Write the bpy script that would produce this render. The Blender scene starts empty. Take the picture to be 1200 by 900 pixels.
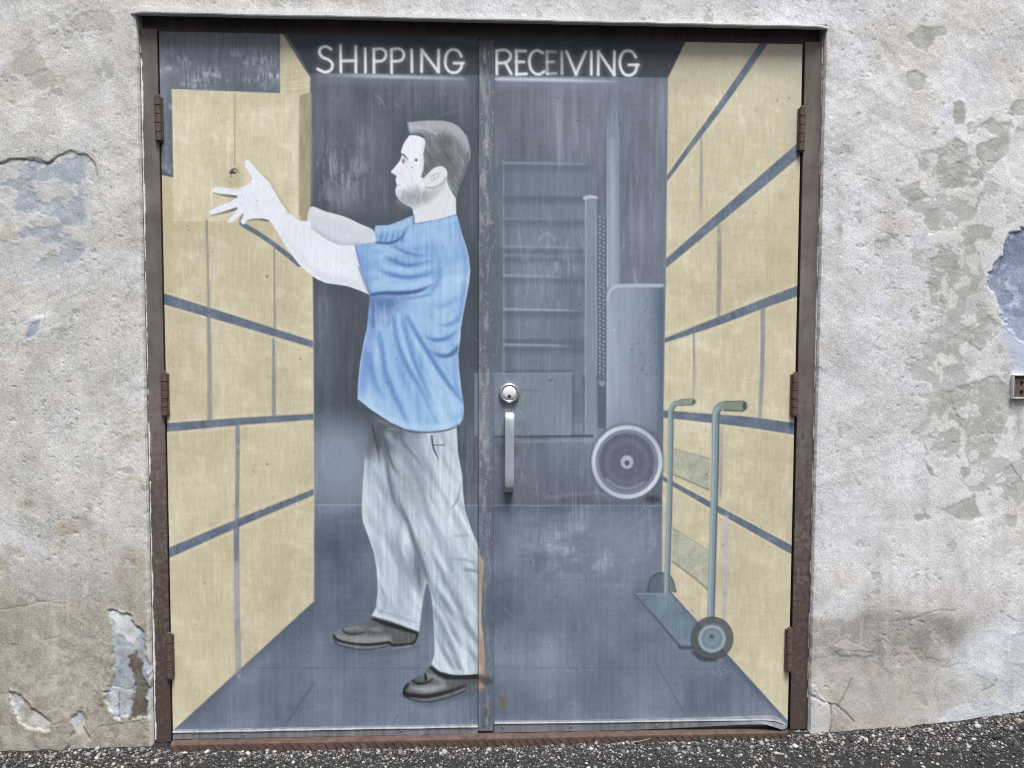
import bpy, bmesh, math, random
import numpy as np
from mathutils import Matrix, Vector

S = bpy.context.scene
COL = S.collection
rng = np.random.default_rng(7)
random.seed(7)

# ------------------------------------------------------------------ camera
F_PX, CX, CY = 1050.0, 600.0, 450.0                       # photo is 1200 x 900
CAM = np.array([-0.05984, -2.60483, 1.19738])
R = np.array([[0.9986471, -0.0519090, 0.0030755],         # rows: right, down, forward
              [-0.0000330, -0.0597765, -0.9982118],
              [0.0520000, 0.9968612, -0.0596973]])
cd = bpy.data.cameras.new('camera')
cam = bpy.data.objects.new('camera', cd)
COL.objects.link(cam)
m = Matrix(((R[0][0], -R[1][0], -R[2][0], CAM[0]),
            (R[0][1], -R[1][1], -R[2][1], CAM[1]),
            (R[0][2], -R[1][2], -R[2][2], CAM[2]), (0, 0, 0, 1)))
cam.matrix_world = m
cd.sensor_width = 36.0
cd.lens = 36.0 * F_PX / 1200.0
cd.clip_start = 0.05
cd.clip_end = 1000.0
S.camera = cam

# ------------------------------------------------------------------ light
SUN_EL, SUN_ROT = math.radians(66), math.radians(168)
W = bpy.data.worlds.new('World')
S.world = W
W.use_nodes = True
wn = W.node_tree
wn.nodes.clear()
wo = wn.nodes.new('ShaderNodeOutputWorld')
wb = wn.nodes.new('ShaderNodeBackground')
sky = wn.nodes.new('ShaderNodeTexSky')
sky.sky_type = 'NISHITA'
sky.sun_disc = False
sky.sun_elevation = SUN_EL
sky.sun_rotation = SUN_ROT
sky.air_density = 1.0
sky.dust_density = 6.0
sky.ozone_density = 1.0
hs = wn.nodes.new('ShaderNodeHueSaturation')              # overcast: the blue is mostly hidden
hs.inputs['Saturation'].default_value = 0.36
wb.inputs['Strength'].default_value = 0.07
wn.links.new(sky.outputs[0], hs.inputs['Color'])
wn.links.new(hs.outputs[0], wb.inputs['Color'])
wn.links.new(wb.outputs[0], wo.inputs['Surface'])
sl = bpy.data.lights.new('sun', 'SUN')
sl.energy = 3.0
sl.angle = math.radians(20)
sl.color = (1.0, 0.99, 0.98)
so = bpy.data.objects.new('sun', sl)
COL.objects.link(so)
# the sky's sun_rotation is measured from +Y towards +X
sd = Vector((math.sin(SUN_ROT) * math.cos(SUN_EL), math.cos(SUN_ROT) * math.cos(SUN_EL), math.sin(SUN_EL)))
so.rotation_euler = sd.to_track_quat('Z', 'Y').to_euler()

S.view_settings.view_transform = 'Standard'
S.view_settings.look = 'None'
S.view_settings.exposure = 0.74
S.view_settings.gamma = 1.0
S.cycles.filter_width = 1.1

# ------------------------------------------------------------------ measuring
def P(px, py, y=0.0):
    """photo pixel -> (x, z) on the vertical plane at depth y"""
    d = np.array([(px - CX) / F_PX, (py - CY) / F_PX, 1.0]) @ R
    t = (y - CAM[1]) / d[1]
    q = CAM + t * d
    return float(q[0]), float(q[2])

def proj(x, y, z):
    v = np.stack([x - CAM[0], y - CAM[1], z - CAM[2]], -1) @ R.T
    return CX + F_PX * v[..., 0] / v[..., 2], CY + F_PX * v[..., 1] / v[..., 2]

# ------------------------------------------------------------------ noise
_T = rng.random((16, 256, 256)).astype(np.float32)

def vn(x, y, sx, sy, seed=0):
    x = x / sx + seed * 17.31
    y = y / sy + seed * 5.77
    xi = np.floor(x).astype(np.int64)
    yi = np.floor(y).astype(np.int64)
    fx = (x - xi).astype(np.float32)
    fy = (y - yi).astype(np.float32)
    fx = fx * fx * (3 - 2 * fx)
    fy = fy * fy * (3 - 2 * fy)
    T = _T[seed % 16]
    a, b = xi & 255, (xi + 1) & 255
    c, d = yi & 255, (yi + 1) & 255
    return (T[c, a] * (1 - fx) + T[c, b] * fx) * (1 - fy) + (T[d, a] * (1 - fx) + T[d, b] * fx) * fy

def fbm(x, y, s, seed=0, oct=4, ax=1.0, ay=1.0):
    v = 0.0
    a, tot = 1.0, 0.0
    for o in range(oct):
        v = v + a * vn(x, y, s * ax / 2 ** o, s * ay / 2 ** o, seed + o)
        tot += a
        a *= 0.55
    return v / tot

def sstep(a, b, v):
    t = np.clip((v - a) / (b - a), 0, 1)
    return t * t * (3 - 2 * t)

def rgb(r, g, b):
    return np.array([r, g, b], np.float32) / 255.0

def lin(c):
    c = np.clip(c, 0, 1)
    return np.where(c <= 0.04045, c / 12.92, ((c + 0.055) / 1.055) ** 2.4)

def smooth_pts(pts, closed, n=6):
    p = np.array(pts, float)
    N = len(p)
    out = []
    for i in range(N if closed else N - 1):
        if closed:
            p0, p1, p2, p3 = p[(i - 1) % N], p[i], p[(i + 1) % N], p[(i + 2) % N]
        else:
            p0, p1, p2, p3 = p[max(i - 1, 0)], p[i], p[i + 1], p[min(i + 2, N - 1)]
        for k in range(n):
            t = k / n
            out.append(0.5 * (2 * p1 + (p2 - p0) * t + (2 * p0 - 5 * p1 + 4 * p2 - p3) * t * t + (3 * p1 - p0 - 3 * p2 + p3) * t ** 3))
    if not closed:
        out.append(p[-1])
    return np.array(out)

class Canvas:
    """paint laid on a grid of surface points; X, Y are the points' measured positions"""
    def __init__(s, X, Y):
        s.X, s.Y = X.astype(np.float32), Y.astype(np.float32)
        s.h, s.w = X.shape
        s.C = np.zeros((s.h, s.w, 3), np.float32)
        s.L = np.zeros((s.h, s.w), np.int32)
        s.H = np.zeros((s.h, s.w), np.float32)
        s.c0, s.c1 = X.min(0), X.max(0)
        s.r0, s.r1 = Y.min(1), Y.max(1)

    def box(s, x0, y0, x1, y1):
        c = np.nonzero((s.c1 >= x0) & (s.c0 <= x1))[0]
        r = np.nonzero((s.r1 >= y0) & (s.r0 <= y1))[0]
        if len(c) == 0 or len(r) == 0:
            return None
        return slice(r[0], r[-1] + 1), slice(c[0], c[-1] + 1)

    def sdf(s, pts, pad=3.0):
        p = np.array(pts, float)
        sl_ = s.box(p[:, 0].min() - pad, p[:, 1].min() - pad, p[:, 0].max() + pad, p[:, 1].max() + pad)
        if sl_ is None:
            return None, None
        X, Y = s.X[sl_], s.Y[sl_]
        d2 = np.full(X.shape, 1e9, np.float32)
        inside = np.zeros(X.shape, bool)
        N = len(p)
        for i in range(N):
            ax, ay = p[i]
            bx, by = p[(i + 1) % N]
            ex, ey = bx - ax, by - ay
            L2 = ex * ex + ey * ey
            if L2 < 1e-9:
                continue
            wx, wy = X - np.float32(ax), Y - np.float32(ay)
            t = np.clip((wx * ex + wy * ey) / np.float32(L2), 0, 1)
            dx, dy = wx - ex * t, wy - ey * t
            np.minimum(d2, dx * dx + dy * dy, out=d2)
            if ay != by:
                cr = ((ay > Y) != (by > Y)) & (X < ex * (Y - ay) / ey + ax)
                inside ^= cr
        d = np.sqrt(d2)
        return sl_, np.where(inside, -d, d)

    def poly(s, pts, col=None, a=1.0, soft=1.0, smooth=False, lab=None, n=5):
        if smooth:
            pts = smooth_pts(pts, True, n)
        sl_, d = s.sdf(pts, 2 + soft)
        if sl_ is None:
            return None, None
        mk = np.clip(0.5 - d / soft, 0, 1)
        if col is not None:
            s.mix(sl_, mk * a, col)
        if lab is not None:
            s.L[sl_][mk > 0.5] = lab
        return sl_, mk

    def mix(s, sl_, mk, col):
        k = mk[..., None]
        s.C[sl_] = s.C[sl_] * (1 - k) + col * k

    def line(s, pts, w=2.0, col=None, a=1.0, soft=1.2, smooth=True, lab=None, lw=None, clip=None):
        """w and a may be lists along the points"""
        p = np.array(pts, float)
        N = len(p)
        ws = np.full(N, w, float) if np.isscalar(w) else np.array(w, float)
        al = np.full(N, a, float) if np.isscalar(a) else np.array(a, float)
        if smooth and N > 2:
            q = smooth_pts(np.column_stack([p, ws, al]), False, 5)
            p, ws, al = q[:, :2], np.maximum(q[:, 2], 0), np.clip(q[:, 3], 0, 1)
        pad = ws.max() / 2 + soft + 1
        sl_ = s.box(p[:, 0].min() - pad, p[:, 1].min() - pad, p[:, 0].max() + pad, p[:, 1].max() + pad)
        if sl_ is None:
            return None, None
        X, Y = s.X[sl_], s.Y[sl_]
        mk = np.zeros(X.shape, np.float32)
        md = np.full(X.shape, 1e9, np.float32)
        for i in range(len(p) - 1):
            ax, ay = p[i]
            ex, ey = p[i + 1] - p[i]
            L2 = max(ex * ex + ey * ey, 1e-9)
            wx, wy = X - np.float32(ax), Y - np.float32(ay)
            t = np.clip((wx * ex + wy * ey) / np.float32(L2), 0, 1)
            d = np.hypot(wx - ex * t, wy - ey * t)
            ww = (ws[i] + (ws[i + 1] - ws[i]) * t) / 2
            aa = al[i] + (al[i + 1] - al[i]) * t
            mk = np.maximum(mk, aa * np.clip((ww - d) / soft + 0.5, 0, 1))
            md = np.minimum(md, d)
        if clip is not None:
            mk = mk * clip[sl_]
        if col is not None:
            s.mix(sl_, mk, col)
        if lab is not None:
            s.L[sl_][md < (lw if lw else ws.max()) / 2] = lab
        return sl_, mk

    def ell(s, cx, cy, rx, ry, col=None, a=1.0, soft=1.0, lab=None, ring=None):
        sl_ = s.box(cx - rx - soft - 3, cy - ry - soft - 3, cx + rx + soft + 3, cy + ry + soft + 3)
        X, Y = s.X[sl_], s.Y[sl_]
        d = (np.hypot((X - cx) / rx, (Y - cy) / ry) - 1) * min(rx, ry)
        if ring:
            mk = np.clip((ring / 2 - np.abs(d)) / soft + 0.5, 0, 1)
        else:
            mk = np.clip(0.5 - d / soft, 0, 1)
        if col is not None:
            s.mix(sl_, mk * a, col)
        if lab is not None:
            s.L[sl_][d < 0] = lab
        return sl_, mk

    def full(s, pts, soft=1.0, smooth=False):
        M = np.zeros((s.h, s.w), np.float32)
        sl_, mk = s.poly(pts, None, soft=soft, smooth=smooth)
        if sl_ is not None:
            M[sl_] = mk
        return M

# ------------------------------------------------------------------ objects
def link(name, me, mat=None, parent=None, loc=None):
    o = bpy.data.objects.new(name, me)
    COL.objects.link(o)
    if mat is not None:
        me.materials.append(mat)
    if parent is not None:
        o.parent = parent
    if loc is not None:
        o.location = loc
    return o

def thing(name, label, cat, loc, group=None):
    o = bpy.data.objects.new(name, None)
    COL.objects.link(o)
    o.location = loc
    o['label'] = label
    o['category'] = cat
    o['kind'] = 'thing'
    if group:
        o['group'] = group
    return o

def raw_mesh(name, V, Fq, colors=None, smooth=False):
    """V (n,3), Fq (m,4) quads"""
    me = bpy.data.meshes.new(name)
    n, mq = len(V), len(Fq)
    me.vertices.add(n)
    me.vertices.foreach_set('co', np.ascontiguousarray(V, np.float32).ravel())
    me.loops.add(mq * 4)
    me.loops.foreach_set('vertex_index', np.ascontiguousarray(Fq, np.int32).ravel())
    me.polygons.add(mq)
    me.polygons.foreach_set('loop_start', np.arange(0, mq * 4, 4, dtype=np.int32))
    me.polygons.foreach_set('loop_total', np.full(mq, 4, np.int32))
    if smooth:
        me.polygons.foreach_set('use_smooth', np.ones(mq, bool))
    me.update(calc_edges=True)
    if colors is not None:
        at = me.color_attributes.new('Paint', 'FLOAT_COLOR', 'POINT')
        at.data.foreach_set('color', np.ascontiguousarray(np.column_stack([colors, np.ones(n)]), np.float32).ravel())
    return me

def box_bm(bm, x0, x1, y0, y1, z0, z1, bev=0.0, seg=2):
    r = bmesh.ops.create_cube(bm, size=1.0)
    vs = r['verts']
    for v in vs:
        v.co.x = x0 + (v.co.x + 0.5) * (x1 - x0)
        v.co.y = y0 + (v.co.y + 0.5) * (y1 - y0)
        v.co.z = z0 + (v.co.z + 0.5) * (z1 - z0)
    if bev > 0:
        es = list({e for v in vs for e in v.link_edges})
        bmesh.ops.bevel(bm, geom=es, offset=bev, segments=seg, affect='EDGES', profile=0.5)

def lathe_bm(bm, prof, n=28, axis='y', c=(0, 0, 0)):
    """prof: (radius, along) rings joined into a surface of revolution"""
    rings = []
    for r_, a_ in prof:
        ring = []
        for k in range(n):
            t = 2 * math.pi * k / n
            u, v = r_ * math.cos(t), r_ * math.sin(t)
            co = {'y': (u, a_, v), 'z': (u, v, a_), 'x': (a_, u, v)}[axis]
            ring.append(bm.verts.new((c[0] + co[0], c[1] + co[1], c[2] + co[2])))
        rings.append(ring)
    for a_, b_ in zip(rings[:-1], rings[1:]):
        for k in range(n):
            bm.faces.new((a_[k], a_[(k + 1) % n], b_[(k + 1) % n], b_[k]))
    for ring in (rings[0], rings[-1]):
        bm.faces.new(ring)
    bmesh.ops.recalc_face_normals(bm, faces=bm.faces)

def bm_obj(name, bm, mat, parent=None, off=(0, 0, 0), smooth=False):
    me = bpy.data.meshes.new(name)
    bmesh.ops.translate(bm, verts=bm.verts, vec=(-off[0], -off[1], -off[2]))
    bm.to_mesh(me)
    bm.free()
    if smooth:
        for p in me.polygons:
            p.use_smooth = True
    return link(name, me, mat, parent)

# ------------------------------------------------------------------ materials
def new_mat(name, rough=0.6, metal=0.0, spec=0.4):
    mt = bpy.data.materials.new(name)
    mt.use_nodes = True
    nt = mt.node_tree
    b = nt.nodes['Principled BSDF']
    b.inputs['Roughness'].default_value = rough
    b.inputs['Metallic'].default_value = metal
    b.inputs['Specular IOR Level'].default_value = spec
    return mt, nt, b

def N(nt, t, **kw):
    n = nt.nodes.new(t)
    for k, v in kw.items():
        setattr(n, k, v)
    return n

def noise(nt, vec, scale, detail=4, rough=0.6):
    n = N(nt, 'ShaderNodeTexNoise')
    n.inputs['Scale'].default_value = scale
    n.inputs['Detail'].default_value = detail
    n.inputs['Roughness'].default_value = rough
    nt.links.new(vec, n.inputs['Vector'])
    return n.outputs['Fac']

def ramp(nt, fac, stops):
    r = N(nt, 'ShaderNodeValToRGB')
    e = r.color_ramp.elements
    while len(e) < len(stops):
        e.new(0.5)
    for k, (p, c) in enumerate(stops):
        e[k].position = p
        e[k].color = (*c, 1)
    nt.links.new(fac, r.inputs['Fac'])
    return r.outputs['Color']

def mixc(nt, fac, a, b, blend='MIX'):
    n = N(nt, 'ShaderNodeMix', data_type='RGBA', blend_type=blend)
    for sock, v in ((n.inputs['Factor'], fac), (n.inputs['A'], a), (n.inputs['B'], b)):
        if hasattr(v, 'links'):
            nt.links.new(v, sock)
        elif isinstance(v, (int, float)):
            sock.default_value = v
        else:
            sock.default_value = (*v, 1)
    return n.outputs['Result']

def mapped(nt, scale):
    tc = N(nt, 'ShaderNodeTexCoord')
    mp = N(nt, 'ShaderNodeMapping')
    mp.inputs['Scale'].default_value = scale
    nt.links.new(tc.outputs['Object'], mp.inputs['Vector'])
    return mp.outputs['Vector']

def bump(nt, b, h, strength, dist):
    n = N(nt, 'ShaderNodeBump')
    n.inputs['Strength'].default_value = strength
    n.inputs['Distance'].default_value = dist
    nt.links.new(h, n.inputs['Height'])
    nt.links.new(n.outputs['Normal'], b.inputs['Normal'])

def paint_mat():
    mt, nt, b = new_mat('mural_paint', 0.55, 0, 0.35)
    at = N(nt, 'ShaderNodeAttribute', attribute_name='Paint')
    v1 = mapped(nt, (480, 480, 40))
    v2 = mapped(nt, (60, 60, 460))
    n1 = noise(nt, v1, 1.0, 3)
    n2 = noise(nt, v2, 1.0, 3)
    g1 = ramp(nt, n1, [(0.25, (0.88, 0.88, 0.88)), (0.75, (1.10, 1.10, 1.10))])
    g2 = ramp(nt, n2, [(0.25, (0.96, 0.96, 0.96)), (0.75, (1.04, 1.04, 1.04))])
    c = mixc(nt, 1.0, at.outputs['Color'], g1, 'MULTIPLY')
    c = mixc(nt, 1.0, c, g2, 'MULTIPLY')
    nt.links.new(c, b.inputs['Base Color'])
    bump(nt, b, n1, 0.25, 0.0006)
    rr = ramp(nt, noise(nt, mapped(nt, (6, 6, 6)), 1.0, 4), [(0.3, (0.45,) * 3), (0.7, (0.68,) * 3)])
    nt.links.new(rr, b.inputs['Roughness'])
    return mt

def wall_mat():
    mt, nt, b = new_mat('stucco', 0.92, 0, 0.15)
    at = N(nt, 'ShaderNodeAttribute', attribute_name='Paint')
    tc = N(nt, 'ShaderNodeTexCoord')
    o = tc.outputs['Object']
    n1 = noise(nt, o, 330, 4, 0.7)
    n2 = noise(nt, o, 120, 3, 0.6)
    g = ramp(nt, n1, [(0.30, (0.58, 0.58, 0.58)), (0.50, (1.0, 1.0, 1.0)), (0.72, (1.24, 1.24, 1.24))])
    c = mixc(nt, 1.0, at.outputs['Color'], g, 'MULTIPLY')
    g2 = ramp(nt, noise(nt, o, 4.5, 8, 0.62), [(0.32, (0.86, 0.85, 0.83)), (0.5, (1.0, 1.0, 1.0)), (0.68, (1.05, 1.05, 1.06))])
    c = mixc(nt, 0.8, c, g2, 'MULTIPLY')
    nt.links.new(c, b.inputs['Base Color'])
    ad = N(nt, 'ShaderNodeMath', operation='ADD')
    nt.links.new(n1, ad.inputs[0])
    nt.links.new(n2, ad.inputs[1])
    bump(nt, b, ad.outputs[0], 0.24, 0.0013)
    return mt

def frame_mat():
    mt, nt, b = new_mat('brown_painted_steel', 0.5, 0, 0.4)
    tc = N(nt, 'ShaderNodeTexCoord')
    o = tc.outputs['Object']
    n1 = noise(nt, o, 9, 6, 0.65)
    v = mapped(nt, (60, 60, 5))
    n2 = noise(nt, v, 1.0, 4)
    n3 = noise(nt, o, 70, 4, 0.7)
    c = ramp(nt, n1, [(0.3, (0.088, 0.072, 0.066)), (0.55, (0.140, 0.119, 0.111)), (0.75, (0.190, 0.165, 0.156))])
    c = mixc(nt, 1.0, c, ramp(nt, n2, [(0.3, (0.78,) * 3), (0.7, (1.15,) * 3)]), 'MULTIPLY')
    # rust rises from the foot of the frame
    sx = N(nt, 'ShaderNodeSeparateXYZ')
    nt.links.new(o, sx.inputs[0])
    mr = N(nt, 'ShaderNodeMapRange')
    mr.inputs['From Min'].default_value = 1.3
    mr.inputs['From Max'].default_value = -0.05
    mr.inputs['To Min'].default_value = -0.12
    mr.inputs['To Max'].default_value = 0.30
    nt.links.new(sx.outputs['Z'], mr.inputs['Value'])
    ad = N(nt, 'ShaderNodeMath', operation='ADD')
    nt.links.new(mr.outputs[0], ad.inputs[0])
    nt.links.new(n3, ad.inputs[1])
    k = ramp(nt, ad.outputs[0], [(0.50, (0, 0, 0)), (0.72, (1, 1, 1))])
    c = mixc(nt, k, c, (0.066, 0.048, 0.042))
    nt.links.new(c, b.inputs['Base Color'])
    bump(nt, b, n3, 0.3, 0.0012)
    return mt

def rust_mat(name, a, c2, scale=60):
    mt, nt, b = new_mat(name, 0.75, 0.0, 0.3)
    tc = N(nt, 'ShaderNodeTexCoord')
    n1 = noise(nt, tc.outputs['Object'], scale, 6, 0.7)
    nt.links.new(ramp(nt, n1, [(0.3, a), (0.7, c2)]), b.inputs['Base Color'])
    bump(nt, b, n1, 0.5, 0.001)
    return mt

def metal_mat(name, a, c2, rough, metal, scale=40):
    mt, nt, b = new_mat(name, rough, metal, 0.5)
    v = mapped(nt, (scale, scale, scale * 0.12))
    n1 = noise(nt, v, 1.0, 5, 0.65)
    nt.links.new(ramp(nt, n1, [(0.3, a), (0.7, c2)]), b.inputs['Base Color'])
    nt.links.new(ramp(nt, n1, [(0.3, (rough - 0.1,) * 3), (0.7, (rough + 0.12,) * 3)]), b.inputs['Roughness'])
    return mt

M_PAINT = paint_mat()
M_WALL = wall_mat()
M_FRAME = frame_mat()
M_HINGE = rust_mat('rusty_hinge', (0.060, 0.040, 0.035), (0.135, 0.092, 0.080), 90)
M_SILL = rust_mat('rusty_sill', (0.050, 0.031, 0.025), (0.130, 0.088, 0.072), 45)
M_SWEEP = metal_mat('painted_aluminium', (0.12, 0.135, 0.16), (0.24, 0.26, 0.29), 0.5, 0.25, 60)
M_BARE = metal_mat('bare_aluminium', (0.50, 0.52, 0.54), (0.72, 0.73, 0.74), 0.4, 0.5, 60)
M_CHROME = metal_mat('worn_chrome', (0.46, 0.46, 0.48), (0.66, 0.66, 0.68), 0.34, 0.8, 30)
M_NICKEL = metal_mat('dull_nickel', (0.70, 0.71, 0.74), (0.86, 0.86, 0.88), 0.42, 0.25, 30)
M_STEEL = metal_mat('brushed_steel', (0.40, 0.46, 0.52), (0.55, 0.60, 0.66), 0.36, 0.45, 50)
M_DARK = rust_mat('dark_void', (0.010, 0.010, 0.011), (0.018, 0.017, 0.016), 30)
M_SLAB = rust_mat('door_edge_paint', (0.05, 0.05, 0.055), (0.09, 0.09, 0.10), 30)
M_CAULK = rust_mat('chalky_filler', (0.50, 0.49, 0.47), (0.80, 0.79, 0.77), 120)
M_FOOT = rust_mat('rubble', (0.16, 0.15, 0.135), (0.42, 0.40, 0.37), 70)
M_SCREW = metal_mat('screw_steel', (0.10, 0.10, 0.11), (0.35, 0.35, 0.36), 0.5, 0.7, 90)

# ================================================================== DOOR PAINT
XL0, ZT = P(186.3, 36.8)
XR1, _ = P(940.5, 50.3)
ZB = P(202, 866.2)[1]
XA0, XA1 = P(560.8, 450)[0], P(578.8, 450)[0]             # astragal
nl = 374
na = 18
nr = 362
gx = np.concatenate([np.linspace(XL0, XA0, nl + 1), np.linspace(XA0, XA1, na + 1)[1:], np.linspace(XA1, XR1, nr + 1)[1:]])
nz = 828
gz = np.linspace(ZT, ZB, nz + 1)
GX, GZ = np.meshgrid(gx, gz)
PX, PY = proj(GX, np.zeros_like(GX), GZ)
D = Canvas(PX, PY)
X, Y = D.X, D.Y

LABELS = [None]
def lab(leaf, part, sub=None, label=None, key=None):
    LABELS.append(dict(leaf=leaf, part=part, sub=sub, label=label, key=key))
    return len(LABELS) - 1

LEFT, RIGHT = 'L', 'R'
lb_wall = {s: lab(s, 'painted_backdrop') for s in 'LR'}
lb_floor = {s: lab(s, 'painted_floor') for s in 'LR'}
lb_head = {s: lab(s, 'painted_header', label='dark grey painted header band with white hand lettering', key='head' + s) for s in 'LR'}
isR = (np.arange(len(gx)) >= nl)[None, :] & np.ones((len(gz), 1), bool)

# -- backdrop: slate wall seen at the end of the painted corridor
base = np.ones((*X.shape, 3), np.float32) * rgb(93, 102, 113)
v1 = fbm(X, Y, 70, 1, 5, 0.7, 1.4) - 0.5
v2 = vn(X, Y, 2.2, 70, 3) - 0.5
v3 = vn(X, Y, 5.0, 120, 5) - 0.5
vw = vn(X, Y, 24, 1.6, 13) - 0.5
base += (v1 * 0.24 + v2 * 0.045 * (0.4 + 1.6 * fbm(X, Y, 50, 10, 3)) + v3 * 0.03 + vw * 0.018)[..., None]
D.C[:] = base
# left part darker and more neutral, right part bluer and lighter
k = (~isR) * sstep(600, 480, Y)
D.C -= (k * 0.022)[..., None] * np.array([1.0, 1.0, 0.95], np.float32)
D.C -= (k * sstep(200, 330, Y) * sstep(520, 470, Y) * 0.02)[..., None]
k = isR * sstep(620, 500, Y)
D.C += (k * 0.070)[..., None] * np.array([0.92, 1.0, 1.12], np.float32)
D.L[:] = np.where(isR, lb_wall['R'], lb_wall['L'])
# floor
kf = sstep(591, 593, Y)
fl = np.ones_like(D.C) * rgb(108, 120, 138)
fl += (v1 * 0.12 + (fbm(X, Y, 60, 8, 5) - 0.5) * 0.20 + v2 * 0.04 + vw * 0.02)[..., None]
fl -= (sstep(850, 600, Y) * 0.055 * (~isR))[..., None]
fl += (sstep(740, 640, Y + 40 * v1) * 0.03 * isR * sstep(775, 640, np.abs(X - 690) * 1.2 + 600))[..., None]
scf = sstep(.40, .75, fbm(X, Y, 26, 7, 5, 1.2, .8)) * (.4 + 1.2 * vn(X, Y, 1.8, 14, 3)) * np.exp(-((X - 695) / 75.0) ** 2 - ((Y - 645) / 42.0) ** 2) * isR
fl += (scf * .17 * (0.6 + 0.8 * vn(X, Y, 9, 1.8, 5)))[..., None]
fl -= (sstep(612, 588, X) * sstep(780, 640, Y) * .05 * isR)[..., None]
fl -= (sstep(612, 590, Y) * 0.06 * isR)[..., None]
D.C = D.C * (1 - kf[..., None]) + fl * kf[..., None]
D.L[Y > 592] = np.where(isR, lb_floor['R'], lb_floor['L'])[Y > 592]
# the far wall's scuffs: pale vertical rubs
rubs = sstep(0.60, 0.80, fbm(X, Y, 34, 12, 4, 0.35, 2.2)) * sstep(0.35, 0.6, vn(X, Y, 2.0, 40, 2))
D.C += (rubs * 0.07 * (Y < 640))[..., None]
# lighter patch low on the left wall, by the trousers
D.ell(398, 540, 40, 45, rgb(148, 164, 182), 0.75, 40)
D.ell(400, 575, 40, 20, rgb(132, 146, 164), 0.5, 20)
# floor tile lines
DKF = rgb(86, 94, 112)
for y0, y1, a in ((654, 652, .30), (680, 679, .38), (715, 714, .28), (783, 782, .45)):
    D.line([(300, y0), (560, y0)], 1.6, DKF, a, 1.4)
    D.line([(579, y1), (850, y1 + 2)], 1.6, DKF, a * 0.55, 1.4)
D.line([(368, 800), (346, 832), (326, 862)], 2.2, rgb(80, 88, 104), 0.7, 1.6)
D.line([(466, 838), (456, 858)], 1.8, DKF, 0.5, 1.6)
D.line([(768, 776), (790, 815), (806, 846)], 1.6, DKF, 0.6, 1.5)
D.line([(690, 815), (692, 846)], 1.4, DKF, 0.25, 1.5)
# floor/wall joint: a thin scratched chalk line
D.line([(368, 591.5), (424, 591.3)], 1.3, rgb(178, 188, 198), 0.6, 1.2)
D.line([(545, 592.3), (775, 592.6)], 1.2, rgb(176, 188, 198), 0.5, 1.2)

for _ in range(34):
    x0, y0 = rng.normal(690, 50), rng.normal(645, 28)
    if not (590 < x0 < 765 and 600 < y0 < 720):
        continue
    an = rng.uniform(-.5, .2)
    l_ = rng.uniform(10, 34)
    D.line([(x0, y0), (x0 + l_ * .5 * math.cos(an), y0 + l_ * .5 * math.sin(an) - rng.uniform(0, 3)), (x0 + l_ * math.cos(an), y0 + l_ * math.sin(an))], [.6, rng.uniform(1.5, 4), .6], rgb(160, 172, 186), rng.uniform(.06, .2), 5)
for pts in ([(740, 620), (752, 612), (762, 600)], [(757, 655), (764, 640), (766, 622)], [(726, 668), (734, 660), (744, 656)], [(612, 640), (636, 642), (650, 632)]):
    D.line(pts, [1, 4, 1], rgb(172, 184, 198), .25, 6)

# -- header band
HEAD = [(300, 30), (812, 30), (803, 50), (783, 91), (362, 85), (333, 38)]
hl = lb_head
slh, mh = D.poly([(331, 30), (806, 30), (803, 50), (783, 91), (362, 85.5)], rgb(56, 63, 74), 1.0, 1.3)
D.C[slh] += (mh * (fbm(X[slh], Y[slh], 40, 6, 4) - 0.5) * 0.10)[..., None]
Lh = D.L[slh]
Lh[mh > 0.5] = np.where(isR[slh], hl['R'], hl['L'])[mh > 0.5]
D.line([(505, 44), (536, 46), (556, 50)], 5, rgb(112, 112, 116), 0.35, 8)
# white underlines
D.line([(384, 88), (440, 89.3), (500, 91), (543, 92.5)], [4, 4.5, 4, 3], rgb(205, 215, 226), [0.15, .8, .75, .5], 3.5)
D.line([(375, 92), (545, 97)], 9, rgb(150, 162, 180), 0.30, 10)
D.line([(582, 92.5), (640, 93.5), (700, 95), (728, 95.5)], [4, 4.5, 3.5, 2], rgb(214, 222, 232), [.85, .85, .6, .15], 3)
D.line([(582, 97), (735, 100)], 9, rgb(150, 162, 180), 0.25, 10)

# -- hand lettering
def letter(ch, leaf, strokes, a=1.0):
    L_ = lab(leaf, 'painted_header', 'letter', 'white hand painted letter %s' % ch, key='head' + leaf)
    for st in strokes:
        D.line(st, 8, rgb(150, 160, 174), 0.34 * a, 7)
    for st in strokes:
        D.line(st, 3.4, rgb(240, 245, 250), 0.97 * a, 1.7, lab=L_, lw=5.2)

def arc(cx, cy, rx, ry, a0, a1, n=12):
    return [(cx + rx * math.cos(math.radians(a0 + (a1 - a0) * i / n)), cy + ry * math.sin(math.radians(a0 + (a1 - a0) * i / n))) for i in range(n + 1)]

T, B = 55, 84
letter('S', LEFT, [[(388, 57.5), (382, 54.5), (376, 56.5), (374.5, 62), (378, 67), (385, 70), (389.5, 75), (388, 81.5), (381, 84.5), (372.5, 81)]])
letter('H', LEFT, [[(399, 53.5), (399.5, 84)], [(416.8, 54.5), (417, 84.5)], [(399.5, 71.5), (417, 71)]])
letter('I', LEFT, [[(428, 57), (428.3, 84.5)]])
letter('P', LEFT, [[(438, 58), (438.3, 85)], [(438, 58), (446, 57), (451.5, 60), (452, 66), (448, 71), (438.3, 72)]])
letter('P', LEFT, [[(458.7, 58), (459, 85)], [(458.7, 58), (467, 57), (472.5, 60.5), (473, 66.5), (469, 71), (459, 72)]])
letter('I', LEFT, [[(482.3, 58.5), (482.8, 84)]])
letter('N', LEFT, [[(494, 84), (494.3, 58.5)], [(494.3, 58.5), (513.5, 84)], [(513.8, 84), (514, 58.5)]])
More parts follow.
